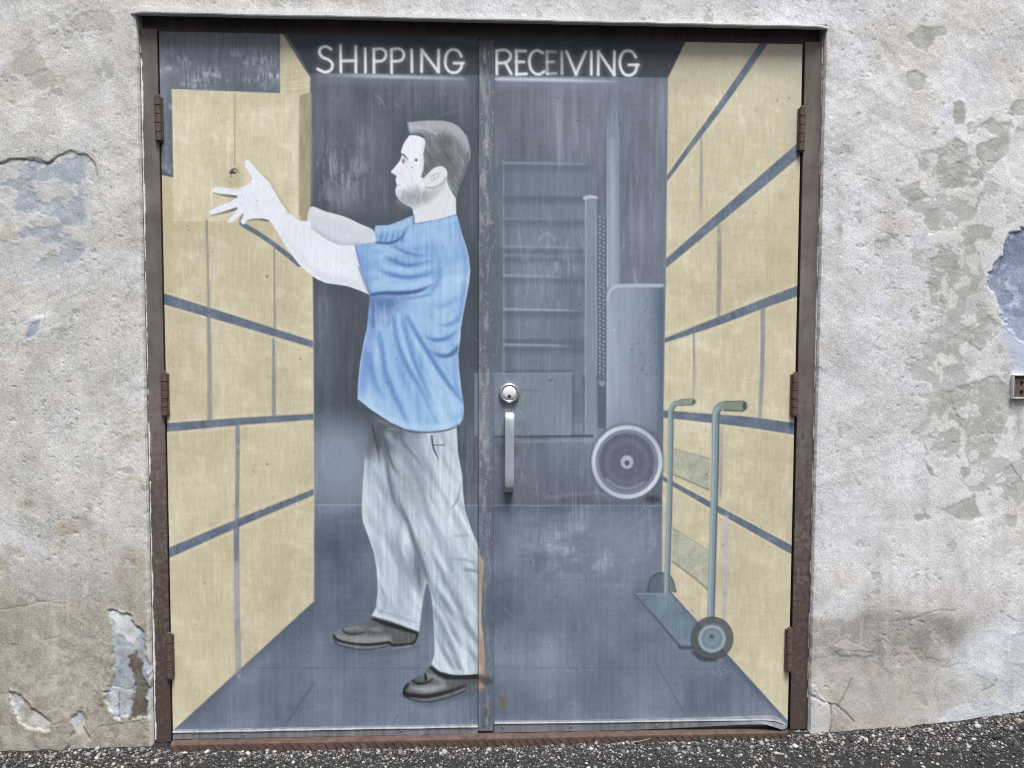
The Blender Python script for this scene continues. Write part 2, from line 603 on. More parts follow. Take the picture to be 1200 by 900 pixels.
letter('G', LEFT, [[(540.5, 66), (537, 60), (530, 58), (524.5, 61.5), (522, 69), (522.5, 78), (527, 84), (534, 85), (539.5, 81), (541.5, 74)], [(532, 74), (543, 74)]])
letter('R', RIGHT, [[(582, 60), (582.2, 86.5)], [(582, 59.5), (591, 58.5), (597.5, 62), (598, 68), (593, 73), (583, 74)], [(592, 73.5), (599, 86.5)]])
letter('E', RIGHT, [[(605, 59.5), (605.4, 87)], [(605, 59.5), (616, 59.8)], [(605, 72.5), (614, 72.5)], [(605.4, 87), (617, 86.5)]])
letter('C', RIGHT, [[(636, 62), (630, 59), (624, 61.5), (620.5, 69), (621.5, 79), (626, 85.5), (632, 87), (637.5, 84)]], 0.95)
letter('E', RIGHT, [[(641, 60.5), (641.3, 86.5)], [(641, 60.5), (651, 60.5)], [(641, 72.5), (649, 72.5)], [(641.3, 86.5), (651.5, 86)]], 0.55)
letter('I', RIGHT, [[(658.3, 60.5), (658.6, 86.5)]], 0.62)
letter('V', RIGHT, [[(664, 60.5), (675, 87)], [(675, 87), (686.5, 60.5)]], 0.9)
letter('I', RIGHT, [[(693, 60.5), (693, 87)]])
letter('N', RIGHT, [[(701, 87.5), (701.3, 60.5)], [(701.3, 60.5), (719.5, 87.5)], [(719.8, 87.5), (720, 60.5)]])
letter('G', RIGHT, [[(745, 67), (741, 61), (734, 59.5), (729, 63), (726.5, 71), (727.5, 80), (732, 87), (739, 88), (744.5, 84), (746.5, 76)], [(737, 76), (748, 76)]])

# -- tan cartons: the two side walls of the corridor
def tan(pts, seed, dark=0.0):
    sl_, mk = D.poly(pts, rgb(199, 191, 165) - dark, 1.0, 1.4)
    x, y = X[sl_], Y[sl_]
    u, w_ = x * 0.86 + y * 0.5, -x * 0.5 + y * 0.86
    t = (fbm(x, y, 60, seed, 4) - 0.5) * 0.10
    t += sstep(0.56, 0.80, fbm(u, w_, 13, seed + 3, 3, 1.7, 0.8)) * 0.03
    t += sstep(0.50, 0.78, fbm(x, y, 26, seed + 11, 5)) * 0.03
    t += sstep(0.54, 0.8, fbm(x, y, 8, seed + 5, 4, 0.5, 2.6)) * 0.035
    t -= sstep(0.60, 0.85, fbm(x, y, 40, seed + 7, 3)) * 0.03
    t += (vn(x, y, 1.6, 16, seed) - 0.5) * 0.04 + (vn(x, y, 18, 1.7, seed + 1) - 0.5) * 0.025
    q = mk[..., None]
    D.C[sl_] += q * t[..., None] * np.array([0.95, 0.98, 1.06], np.float32)
    return sl_, mk

TANL = [(180, 205), (188, 205), (203, 208), (200, 104), (328, 109), (328, 37), (331, 39), (358, 83), (363.5, 90), (364, 245), (366.5, 330), (367.5, 480), (368, 580), (367.5, 705), (203, 856), (190, 858), (180, 500)]
TANR = [(803, 50), (808, 40), (950, 40), (945, 300), (925, 846), (917, 838), (786, 693.5), (776, 684), (776, 590), (777.5, 480), (779, 400), (780.5, 310), (782, 180), (783, 91)]
slL, mL = tan(TANL, 2)
slR, mR = tan(TANR, 9)
ML = np.zeros_like(X)
ML[slL] = mL
MR = np.zeros_like(X)
MR[slR] = mR
# grey overpaint high on the right, warmer lower down
kk = MR * sstep(118, 70, Y + 14 * (fbm(X, Y, 26, 4, 3) - 0.5)) * 0.55
D.C = D.C * (1 - kk[..., None]) + rgb(186, 181, 166) * kk[..., None]
kk = MR * sstep(918, 926, X + (Y - 50) * 0.021) * sstep(210, 170, Y) * 0.45
D.C = D.C * (1 - kk[..., None]) + rgb(186, 184, 168) * kk[..., None]
kk = MR * sstep(892, 899, X) * sstep(230, 262, Y) * sstep(420, 330, Y) * 0.4
D.C = D.C * (1 - kk[..., None]) + rgb(190, 178, 145) * kk[..., None]
# pale creases on the right-hand cartons
for _ in range(46):
    cx_, cy_ = rng.uniform(790, 925), rng.uniform(120, 780)
    if cy_ > 680 and cx_ < 850:
        continue
    an = rng.uniform(-1.2, -0.5)
    l_ = rng.uniform(6, 20)
    D.line([(cx_, cy_), (cx_ + l_ * 0.5 * math.cos(an) + rng.uniform(-2, 2), cy_ + l_ * 0.5 * math.sin(an)), (cx_ + l_ * math.cos(an), cy_ + l_ * math.sin(an))],
           [1, rng.uniform(2, 5), 1], rgb(220, 213, 188), rng.uniform(.2, .5), 3.0, clip=MR)
for _ in range(40):
    cx_, cy_ = rng.uniform(205, 362), rng.uniform(120, 700)
    an = rng.uniform(-0.9, 0.5)
    l_ = rng.uniform(6, 22)
    D.line([(cx_, cy_), (cx_ + l_ * 0.5 * math.cos(an), cy_ + l_ * 0.5 * math.sin(an) + rng.uniform(-2, 2)), (cx_ + l_ * math.cos(an), cy_ + l_ * math.sin(an))],
           [1, rng.uniform(2, 5), 1], rgb(220, 213, 188), rng.uniform(.15, .4), 3.5, clip=ML)

# carton labels: by row (between the seams) and column
def curve(pts):
    p = np.array(sorted(pts), float)
    return lambda x: np.interp(x, p[:, 0], p[:, 1])

bA = curve([(283, 262), (312, 280), (341, 302), (372, 326)])
bB = curve([(188, 349), (279, 376.5), (368, 404)])
bC = curve([(190, 501.5), (280, 494), (368, 488.3)])
bD = curve([(192, 650.5), (280, 612.5), (369, 576)])
rows = [(lambda y: y < 258, []), ]
row = np.zeros(X.shape, int)
row += (Y > bB(X)).astype(int) + (Y > bC(X)) + (Y > bD(X))
colL = np.where(row == 0, (X > 241.5).astype(int) + (X > 321), np.where(row == 1, (X > 245).astype(int) + (X > 320), (X > 278).astype(int)))
LIFT = D.full([(201, 104), (327, 109), (349, 111), (349, 258.5), (204, 258.5)], 1.2)
LSIDE = D.full([(349, 112), (364, 110), (364, 259), (349, 259)], 1.2)
TRI = D.full([(327.5, 36), (331, 38), (358, 83), (364, 90), (364, 110), (327.5, 110)], 1.2)
for r_ in range(4):
    for c_ in range(3):
        mk = (ML > 0.5) & (row == r_) & (colL == c_)
        if mk.sum() > 400:
            D.L[mk] = lab(LEFT, 'painted_carton', key='cl%d%d' % (r_, c_))
mk = (ML > .5) & (row == 0) & (Y < np.interp(X, [283, 312, 341, 372], [262, 280, 302, 326])) & (Y > 255) & (X > 280)
if mk.any():
    D.L[mk] = lab(LEFT, 'painted_carton', key='cla')
lb_lift = lab(LEFT, 'painted_carton', None, 'large tan painted carton held up in the raised hands', key='lift')
D.L[(LIFT > 0.5) | (LSIDE > 0.5)] = lb_lift
D.L[TRI > 0.5] = lab(LEFT, 'painted_carton', key='tri')
sl_, mk = slice(None), LIFT
D.C += (LIFT * 0.035 * sstep(110, 135, Y) + LIFT * sstep(.5, .75, fbm(X, Y, 12, 3, 4, .8, 1.6)) * .03)[..., None]
# shading that the painter gave the lifted carton
D.poly([(350.5, 112), (364, 108), (364, 259), (354, 259), (350, 250)], rgb(160, 151, 128), 0.85, 1.6)
slq, mq = D.poly([(350.5, 112), (364, 108), (364, 259), (350, 259)], None)
D.C[slq] += (mq * (fbm(X[slq], Y[slq], 12, 3, 3, 0.5, 2.5) - 0.5) * 0.16)[..., None]
D.line([(350, 112), (349.5, 255)], 1.2, rgb(224, 214, 182), 0.5, 1.5)
D.line([(203, 258), (292, 258.5)], 1.2, rgb(226, 216, 184), 0.7, 1.3)
D.poly([(190, 258.5), (349, 258.5), (330, 275), (190, 270)], rgb(188, 175, 138), 0.35, 8)
D.poly([(188, 206), (201, 209), (203, 258), (203, 345), (192, 345)], rgb(190, 178, 142), 0.55, 3)
D.line([(275.3, 110), (275, 193)], 1.3, rgb(150, 143, 120), 0.75, 1.3)
for y_ in (86, 92, 98, 102, 107, 113):
    D.line([(330 + rng.uniform(0, 10), y_ + rng.uniform(-2, 4)), (348, y_), (363, y_ - rng.uniform(0, 8))], 1.3, rgb(170, 158, 124), 0.4, 1.6, clip=TRI)

# slate seams between the rows of cartons
SEAM = rgb(95, 108, 128)
def seam(pts, w, a=0.93, col=SEAM, clip=None, soft=1.3):
    sl_, mk = D.line(pts, w, None, a, soft, smooth=len(pts) > 2, clip=clip)
    t = (fbm(X[sl_], Y[sl_], 9, 5, 3) - 0.5) * 0.14 + (vn(X[sl_], Y[sl_], 1.5, 9, 4) - 0.5) * 0.06
    D.mix(sl_, mk, np.clip(col + t[..., None], 0, 1))
    isb = mk > 0.6
    D.L[sl_][isb] = np.where(isR[sl_], lb_wall['R'], lb_wall['L'])[isb]

def pale(pts, dy, clip):
    D.line([(x, y + dy) for x, y in pts], 2.0, rgb(222, 214, 188), 0.45, 2.2, clip=clip)

B_ = [(188, 349), (279, 376.5), (368, 404)]
C_ = [(188, 501.7), (280, 494), (368, 488.3)]
D_ = [(192, 650.5), (280, 612.5), (369, 576)]
for pts, o in ((B_, 8), (C_, 7), (D_, 8)):
    pale(pts, o, ML)
    pale(pts, -o, ML)
seam([(283, 262), (312, 280), (341, 302), (350, 310)], 5.5, clip=ML)
seam(B_, [12.5, 10, 7.5], clip=ML)
seam(C_, [10, 8.5, 6.5], clip=ML)
seam(D_, [11.5, 9, 6.5], clip=ML)
GV = rgb(128, 132, 140)
seam([(242, 259), (243.5, 310), (244.5, 363)], [3.0, 2.5, 4], [.85, .6, .6], GV)
seam([(244.5, 370), (245.5, 430), (245.8, 490)], [4.5, 5, 6], .68, GV)
seam([(321.5, 290), (322, 384)], 2.2, .75, rgb(128, 130, 134))
seam([(320.5, 397), (321, 486)], [3, 5], .8, rgb(126, 132, 144))
seam([(278.5, 499), (278.2, 560), (277.8, 610)], [5.2, 5, 4.5], [.85, .75, .9], rgb(124, 131, 145))
seam([(277, 617), (277.2, 662)], 6.5, .9, rgb(112, 120, 135))
seam([(277.2, 662), (278, 720), (279.5, 792)], 6.8, .82, rgb(152, 158, 166))

R1 = [(897, 48), (849.5, 117), (803, 180), (780.5, 211)]
R2 = [(940, 172), (860, 240.5), (779, 310)]
R3 = [(936, 340.5), (894, 356), (840, 377), (778, 399.5)]
R4 = [(776, 485), (820, 489), (880, 495), (930, 502.5)]
R5 = [(775, 559.5), (851, 602), (928, 644.5)]
rR = (Y > np.interp(X, [781, 804, 852, 897, 940], [210, 178, 118, 49, -20])).astype(int)
rR += (Y > np.interp(X, [779, 810, 860, 900, 940], [310, 283, 240, 205, 173])) * 1
rR += (Y > np.interp(X, [778, 840, 894, 936], [399.5, 377, 356, 340])) * 1
rR += (Y > np.interp(X, [776, 820, 880, 930], [485, 489, 495, 502])) * 1
rR += (Y > np.interp(X, [775, 790, 832, 884, 928], [561, 567, 588, 617, 644])) * 1
split = [[], [822], [842.5], [813, 893.5], [845], [849]]
for r_ in range(6):
    cc = np.zeros(X.shape, int)
    for sx_ in split[r_]:
        cc += X > sx_
    for c_ in range(len(split[r_]) + 1):
        mk = (MR > 0.5) & (rR == r_) & (cc == c_)
        if mk.sum() > 300:
            D.L[mk] = lab(RIGHT, 'painted_carton', key='cr%d%d' % (r_, c_))
for pts, o in ((R1, 7), (R2, 9), (R3, 8), (R4, 8), (R5, 6)):
    pale(pts, o, MR)
    pale(pts, -o, MR)
seam(R1, [8.5, 7.5, 5.5, 4], clip=MR)
seam(R2, [14, 11.5, 8], clip=MR)
seam(R3, [12, 10.5, 9, 5], clip=MR)
seam(R4, [8.5, 10, 12.5, 13.5], clip=MR)
seam(R5, [4.5, 7.2, 9.5], clip=MR)
seam([(822, 160), (822, 215), (821, 262)], [2.2, 4, 3], [.5, .55, .12], GV)
seam([(842.8, 262), (843, 300), (842, 370)], [4, 5.5, 4.5], [.4, .7, .75], rgb(134, 138, 140))
seam([(813, 391), (813.5, 430), (813, 466)], 3, [.7, .55, .3], GV)
seam([(894, 362), (893.5, 420), (890.5, 489)], [5.5, 5.2, 4.5], [.75, .8, .65], rgb(128, 134, 144))
seam([(846, 500), (845, 560), (844, 585)], 3, [.4, .6, .4], rgb(140, 138, 150))
seam([(851, 606), (849.5, 660), (848.5, 728)], [5.5, 5.5, 4.5], .72, rgb(178, 178, 188))
# dark edge where each carton wall meets the floor
D.line([(367.5, 706), (203, 858)], [8, 14], rgb(84, 90, 104), 0.45, 9, clip=(1 - ML) * (Y < 860))
D.line([(786, 694), (917, 839)], [4, 9], rgb(76, 82, 98), 0.6, 8, clip=(1 - MR))
D.line([(364.5, 110), (366.5, 330), (367.5, 480), (368, 705)], 1.2, rgb(222, 216, 196), 0.4, 1.3)

# slate patch painted over the cartons, top left
for pts in ([(180, 30), (328, 30), (327.5, 108.5), (201, 104), (203, 206), (188, 198), (180, 196)],):
    sl_, mk = D.poly(pts, rgb(106, 114, 127), 1.0, 1.2)
    x, y = X[sl_], Y[sl_]
    t = (fbm(x, y, 50, 4, 4) - 0.5) * 0.16 + sstep(0.42, 0.78, fbm(x, y, 14, 6, 4, 1.3, 0.8)) * (.25 + .75 * sstep(48, 84, y)) * 0.20 * sstep(0.25, 0.7, vn(x, y, 2.0, 7, 3)) * (.4 + vn(x, y, 8, 2.0, 9))
    t += (vn(x, y, 1.8, 20, 2) - 0.5) * 0.07 - 0.05 * np.exp(-((y - 66) / 12.0) ** 2)
    D.C[sl_] += (mk * t)[..., None]
    D.L[sl_][mk > 0.5] = lab(LEFT, 'painted_patch', None, 'slate grey paint patch covering the top left corner')
D.line([(189, 45), (193, 120), (196, 200)], 5, rgb(124, 132, 146), 0.5, 4)

# scribbled rubs on the dark wall between carton and head
rb = np.exp(-((X - 402) / 30.0) ** 2 - ((Y - 200) / 40.0) ** 2) * (X < 470) * (X > 366)
rt = sstep(.46, .72, fbm(X, Y, 11, 12, 4, .5, 2.0)) * (0.5 + vn(X, Y, 2.0, 20, 4))
kk = np.clip(rb * rt * .62, 0, .7)
D.C = D.C * (1 - kk[..., None]) + rgb(160, 168, 176) * kk[..., None]
for _ in range(70):
    x0, y0 = rng.normal(402, 22), rng.normal(198, 28)
    if not (370 < x0 < 450 and 110 < y0 < 245):
        continue
    l_ = rng.uniform(8, 26)
    D.line([(x0, y0), (x0 + rng.uniform(-2, 2), y0 + l_)], [.6, rng.uniform(1.2, 3), .6], rgb(166, 174, 182), rng.uniform(.12, .4), 2.2)
for pts in ([(388, 172), (402, 174), (412, 170), (420, 174)], [(376, 198), (386, 206), (398, 214), (412, 226)], [(404, 176), (408, 190), (404, 200), (396, 204)], [(410, 209), (420, 210), (427, 205)], [(380, 182), (374, 190), (380, 198)], [(416, 178), (422, 188), (418, 198)]):
    D.line(pts, [1, 1.6, 1] if len(pts) == 3 else [1, 1.6, 1.6, 1], rgb(72, 79, 90), .55, 1.6)
for pts in ([(440, 112), (448, 118), (451, 128)], [(462, 118), (468, 126)], [(508, 138), (540, 128)]):
    D.line(pts, 1.4, rgb(156, 164, 174), .5, 1.6)
for _ in range(50):
    x0, y0 = rng.uniform(430, 520), 94 + rng.exponential(16)
    D.line([(x0, y0), (x0 + rng.uniform(-1, 1), y0 + rng.uniform(5, 22))], [.6, 2, .6], rgb(150, 158, 168), rng.uniform(.08, .3), 1.8)
D.ell(405, 232, 12, 16, rgb(150, 158, 168), .40, 12)
# the airbrushed dark halo round the figure
halo = np.full(X.shape, 99.0, np.float32)
for pts in ([(480, 145), (520, 140), (545, 158), (549, 190), (535, 232), (535, 251), (550, 303), (551, 318), (542, 370), (537, 430), (543, 480), (533, 499), (492, 505), (419, 468), (421, 427), (433, 347), (382, 332), (366, 322), (366, 268), (366, 245), (404, 254), (440, 266), (484, 252), (464, 228), (459, 201), (470, 180)],):
    sq, dq = D.sdf(pts, 60)
    halo[sq] = np.minimum(halo[sq], np.maximum(dq, 0))
kk = np.exp(-(halo / 26.0) ** 1.4) * (X < 561) * (1 - ML) * sstep(520, 470, Y) * .62 * (1 - .75 * np.clip(rb * 1.3, 0, 1))
D.C = D.C * (1 - kk[..., None]) + rgb(66, 73, 84) * kk[..., None]

# -- the painted machine on the far wall
lm = lambda sub=None, label=None: lab(RIGHT, 'painted_machine', sub, label, key='machine')
HI, LO = rgb(176, 190, 206), rgb(80, 92, 108)
lb_panel = lm('louvred_panel')
D.poly([(590, 190), (686, 190), (686, 440), (590, 440)], rgb(120, 136, 152), 0.45, 6, lab=lb_panel)
D.line([(590, 188), (590.5, 440)], 1.8, HI, [.45, .6], 1.5)
D.line([(596, 192), (596, 440)], 8, LO, .45, 10)
D.line([(583, 200), (583, 520)], 8, LO, .5, 9)
for y_, a, x1 in ((191, .45, 690), (229, .12, 690), (256, .3, 672), (289, .5, 682), (299, .25, 668), (323, .65, 664), (362.5, .85, 680), (395, .2, 660), (404, .75, 672)):
    D.line([(591, y_), (x1 - 25, y_ + 1), (x1, y_ + 2)], [2.6, 2.4, 1.2], HI, [a, a, a * .3], 2.4)
    D.line([(592, y_ + 5), (686, y_ + 6)], 7, LO, 0.6, 8)
D.line([(592, 231), (688, 232)], 3, LO, .5, 3)
D.line([(686, 262), (686, 430)], 2, LO, .5, 2)
kk = np.exp(-((X - 648) / 26.0) ** 2 - ((Y - 312) / 30.0) ** 2) * sstep(.45, .7, fbm(X, Y, 10, 6, 4, .5, 1.8)) * .45
D.C = D.C * (1 - kk[..., None]) + rgb(176, 187, 200) * kk[..., None]
for _ in range(60):
    x0, y0 = rng.normal(645, 20), rng.normal(300, 35)
    D.line([(x0, y0), (x0 + rng.uniform(-3, 3), y0 + rng.uniform(6, 26))], [.6, 2.5, .6], rgb(165, 175, 188), rng.uniform(.08, .28), 2.5)
D.line(arc(641, 284, 9, 10, 180, 340, 8), 3, rgb(160, 170, 182), .5, 3)
# mast, guide post, chain
lb_post = lm('mast')
for sl_, mk in (D.line([(718, 120), (718.5, 150), (718.5, 335)], [11, 13, 14], rgb(146, 160, 178), [0.1, .5, .85], 1.8, smooth=False),):
    D.L[sl_][mk > 0.3] = lb_post
D.line([(711.8, 135), (712, 335)], 1.4, rgb(196, 208, 222), [.2, .9], 1.4)
D.line([(725.5, 150), (725.5, 335)], 1.2, rgb(160, 170, 186), .5, 1.2)
D.line([(717, 165), (718, 240), (718, 330)], 7, rgb(172, 186, 204), [.35, .7, .5], 6)
lb_col = lm('guide_rail')
D.poly([(685.5, 231), (699, 231), (699.5, 520), (685, 520)], rgb(134, 148, 165), .75, 1.6, lab=lb_col)
D.line([(686.5, 234), (686, 520)], 1.8, rgb(160, 170, 186), [.8, .4], 1.4)
D.line([(685, 232), (692, 230.5), (699.5, 231.5)], [4, 4, 2.5], rgb(196, 206, 218), .85, 2.2)
D.line([(698.5, 236), (698.8, 440)], 1.3, rgb(160, 170, 184), .6, 1.2)
lb_chain = lm('chain')
D.poly([(700.5, 255), (710.5, 255), (710.5, 502), (700.5, 502)], rgb(86, 94, 110), .8, 1.4, lab=lb_chain)
for i in range(42):
    y_ = 254 + i * 4.8
    a = 0.8 if y_ < 440 else 0.35
    D.ell(702.6 + (0.7 if i % 2 else 0), y_, 1.3, 1.5, rgb(165, 174, 188), a, 1.2)
    D.ell(707.8 - (0.7 if i % 3 else 0), y_ + 1.8, 1.3, 1.5, rgb(158, 167, 182), a, 1.2)
D.ell(705.5, 449, 4, 3, rgb(150, 160, 175), .8, 1.5)
# tank
TK = [(711, 350), (713.5, 340), (720, 335.5), (730, 334), (777, 334), (777, 505), (711, 505)]
lb_tank = lm('tank')
sl_, mk = D.poly(TK, None, soft=1.6, lab=lb_tank)
x, y = X[sl_], Y[sl_]
g = np.interp(x, [711, 716, 735, 758, 766, 774, 778], [160, 154, 144, 132, 120, 96, 86]) / 255.0
tk = np.stack([g, g + 14 / 255.0, g + 31 / 255.0], -1) + ((fbm(x, y, 26, 3, 3, .6, 2) - .5) * .07 + (vn(x, y, 2, 60, 6) - .5) * .04)[..., None]
fade = np.interp(y, [330, 470, 505], [1, 0.92, 0.55])
D.mix(sl_, mk * fade, tk)
D.line([(712, 352), (714, 342), (721, 336), (732, 334.6), (776, 334.6)], [2, 3, 4, 4, 4], rgb(186, 196, 210), .85, 2.4)
D.line([(711.3, 336), (711.3, 500)], 1.3, rgb(170, 180, 196), .6, 1.2)
for _ in range(26):
    D.ell(rng.uniform(738, 772), rng.uniform(352, 440), rng.uniform(.5, 1.2), rng.uniform(.5, 1.2), rgb(78, 86, 102), .6, 1)
# lower body and lock patch
D.line([(579, 511), (694, 511)], 3.2, rgb(66, 74, 88), .85, 2.2)
D.line([(600, 518), (694, 516)], 2.6, rgb(150, 160, 176), .6, 2.4)
D.line([(593, 436), (670, 436)], 4, rgb(74, 82, 98), .55, 4)
D.poly([(556, 438), (671, 437), (671, 510), (556, 511)], rgb(132, 145, 159), .66, 1.2)
D.line([(556.5, 438), (671, 437)], 1.2, rgb(158, 167, 178), .6, 1.2)
D.line([(671, 438), (671, 511)], 1.3, rgb(76, 84, 98), .6, 1.3)
D.line([(651, 440), (650, 508)], 1.2, rgb(96, 104, 118), .4, 1.4)
D.line([(684.5, 440), (684.5, 508)], 1.5, rgb(80, 88, 102), .6, 1.4)
D.line([(610, 457), (632, 458)], 1.2, LO, .5, 1.3)
D.ell(645, 446, 3.5, 2, LO, .5, 2)
D.poly([(586, 520), (694, 520), (700, 575), (586, 585)], rgb(112, 121, 140), .25, 10, lab=lm('lower_panel'))
D.line([(640, 583), (700, 578), (740, 588)], 3, HI, .25, 5)
# its wheel
lb_wh = lm('wheel')
wx, wy = 734.8, 541.5
D.ell(wx, wy, 43, 45, rgb(74, 82, 97), .6, 6)
D.ell(wx, wy, 41.5, 43, rgb(96, 104, 119), .95, 1.6, lab=lb_wh)
sl_, mk = D.ell(wx, wy, 41.5, 43, None)
ang = np.arctan2(Y[sl_] - wy, X[sl_] - wx)
D.ell(wx, wy, 39, 40.5, rgb(184, 195, 210), .75, 2.4, ring=5.0)
sl_, mk = D.ell(wx, wy, 39, 40.5, None, ring=4.4, soft=2)
D.mix(sl_, mk * np.clip(0.35 + 0.65 * np.abs(np.cos((np.arctan2(Y[sl_] - wy, X[sl_] - wx) + 2.4))) ** 1.3, 0, 1) * .95, rgb(208, 218, 230))
D.ell(wx, wy, 34, 35.5, rgb(160, 172, 188), .6, 3, ring=2.6)
D.ell(wx, wy, 29, 30, rgb(82, 90, 105), .6, 7, ring=5)
D.ell(wx, wy, 24, 25, rgb(126, 138, 154), .4, 7, ring=4)
D.ell(wx, wy, 17, 18, rgb(84, 92, 107), .6, 5)
D.ell(wx, wy, 13, 13.5, rgb(118, 128, 143), .4, 5, ring=3)
D.ell(wx, wy, 7.5, 8, rgb(176, 185, 197), .95, 2.2)
D.ell(wx, wy + 1, 3, 3, rgb(66, 74, 88), .9, 1.4)
D.line(arc(wx, wy, 30, 31, 50, 140, 10), 3, rgb(170, 180, 194), .6, 3.4)
D.ell(764, 585, 9, 4.5, rgb(50, 56, 68), .8, 4)
D.line([(700, 590), (760, 590)], 5, LO, .5, 6)
# smears and white specks on the right leaf
for _ in range(190):
    x0, y0 = rng.uniform(584, 776), rng.uniform(100, 590)
    D.line([(x0, y0), (x0 + rng.uniform(-1, 1), y0 + rng.uniform(14, 80))], [.5, rng.uniform(.8, 2.2), .5], rgb(160, 170, 186), rng.uniform(.05, .22), 1.6)
for x0, y0, l_, w_ in ((655, 105, 70, 9), (673, 100, 75, 5), (676, 140, 30, 4), (690, 145, 40, 4), (655, 140, 60, 7), (776, 100, 80, 5), (770, 150, 60, 3), (740, 200, 100, 3), (752, 250, 60, 4)):
    D.line([(x0, y0), (x0, y0 + l_ * .5), (x0 + 1, y0 + l_)], [w_ * .4, w_, w_ * .3], rgb(150, 160, 172), .38, 4)
for _ in range(26):
    x0, y0 = rng.uniform(584, 770), rng.uniform(610, 700)
    D.line([(x0, y0), (x0 + rng.uniform(-4, 9), y0 + rng.uniform(6, 26))], [1, rng.uniform(2, 5), 1], rgb(154, 165, 182), rng.uniform(.06, .24), 5)
D.poly([(684, 604), (775, 600), (775, 690), (700, 660)], rgb(128, 138, 154), .25, 30)

# -- the painted hand truck
lt = lambda sub: lab(RIGHT, 'painted_hand_truck', sub, None, key='truck')
TE, TED, TEL = rgb(126, 146, 154), rgb(74, 90, 98), rgb(170, 188, 192)
lb = lt('cross_plate')
for pts in ([(789, 525.5), (832, 538), (831, 574), (812, 566), (789, 556)], [(788, 618), (831, 646), (829.5, 691), (812, 676), (788, 658)]):
    sl_, mk = D.poly(pts, rgb(172, 177, 162), .5, 1.6, lab=lb)
    D.mix(sl_, mk * ((np.sin((X[sl_] * .8 + Y[sl_] * 1.4) * 1.6) > .2) | (np.sin((X[sl_] * 1.5 - Y[sl_] * .5) * 1.6) > .5)) * .42, rgb(146, 158, 148))
    D.C[sl_] += (mk * ((fbm(X[sl_], Y[sl_], 9, 3, 3) - .5) * .14 + (vn(X[sl_], Y[sl_], 1.5, 1.5, 7) - .5) * .08))[..., None]
    D.line(pts[2:], 1.8, rgb(112, 118, 104), .75, 1.6)
    D.line(pts[:2], 1.2, rgb(136, 144, 128), .6, 1.3)
    lb = lt('cross_plate')
# toe plate
lb = lt('toe_plate')
sl_, mk = D.poly([(744, 696), (785, 695), (814, 730), (812, 757), (798, 757.5)], rgb(112, 131, 146), .9, 1.4, lab=lb)
D.C[sl_] += (mk * ((fbm(X[sl_], Y[sl_], 22, 5, 4) - .5) * .16 + (vn(X[sl_], Y[sl_], 1.4, 20, 7) - .5) * .05))[..., None]
D.line([(744, 697), (770, 726), (797, 758)], [1, 2, 3], rgb(74, 84, 98), .8, 1.6)
D.line([(797, 759), (812, 759)], 4, rgb(50, 60, 74), .7, 3)
D.line([(745, 696), (785, 695)], 1.1, rgb(152, 172, 180), .6, 1.2)
# far wheel, half hidden
FWH = [(759.5, 694), (760, 686), (763, 678), (770, 672.5), (778, 671.5), (785, 675), (789.5, 682), (791, 690), (791, 694)]
lb = lt('wheel')
D.poly(FWH, rgb(86, 97, 112), .75, 1.6, True, lab=lb)
D.line(FWH, 1.6, rgb(58, 66, 78), .7, 1.5)
for q in range(5):
    D.line([(764 + q * 4, 677 + abs(q - 2)), (764 + q * 4, 692)], 1.2, rgb(112, 122, 136), .35, 1.4)
# far rail and grip
lb = lt('rail')
for pts, w_ in (([(798, 471.8), (791, 473), (787, 479), (786, 490), (785.3, 540), (784.2, 600), (782.6, 650), (781.3, 694)], [5.5, 6, 6.2, 6.2, 6, 6.5, 7, 7.5]),):
    D.line(pts, w_, TE, .95, 1.3, lab=lb, lw=7)
    D.line([(p[0] - 1.7, p[1] + .6) for p in pts], 1.6, TEL, .7, 1.6)
    D.line([(p[0] + 2.7, p[1] + .8) for p in pts[1:]], 1.3, TED, .8, 1.3)
lb = lt('grip')
D.line([(796, 471.8), (812.6, 470.6)], 6.8, rgb(134, 148, 138), .95, 1.2, lab=lb, lw=7)
D.line([(796, 475.2), (812, 474.4)], 1.4, rgb(74, 84, 76), .7, 1.2)
D.line([(797, 468.2), (812, 467.4)], 1.2, rgb(98, 108, 98), .6, 1.2)
D.ell(813, 471, 1.6, 3, rgb(70, 78, 72), .8, 1)
# near rail and grip
lb = lt('rail')
NR = [(851, 474.5), (844, 476), (839.6, 482), (838.6, 492), (838.2, 540), (837, 580), (835.6, 620), (834, 680), (832.6, 726)]
D.line(NR, [8.5, 9, 9.2, 9, 8.6, 8.4, 8.2, 8.4, 8.6], TE, .97, 1.3, lab=lb, lw=9)
D.line([(p[0] - 2.0, p[1] + 1.0) for p in NR], 2.2, TEL, .75, 2.0)
D.line([(p[0] + 3.6, p[1] + 1.4) for p in NR[1:]], 1.8, TED, .85, 1.4)
lb = lt('grip')
D.line([(848, 475.8), (871, 475.6)], 11.5, rgb(136, 150, 138), .97, 1.2, lab=lb, lw=11)
for q in range(12):
    D.line([(848 + q * 1.9, 471.3), (848.6 + q * 1.9, 480)], 1.0, rgb(98, 110, 98), .45, 1)
D.line([(849, 481), (871, 481.6)], 1.7, rgb(66, 74, 66), .8, 1.3)
D.line([(849, 470.6), (871, 470)], 1.3, rgb(84, 94, 84), .7, 1.2)
D.ell(872.4, 475.8, 2.2, 5.2, rgb(58, 66, 62), .85, 1)
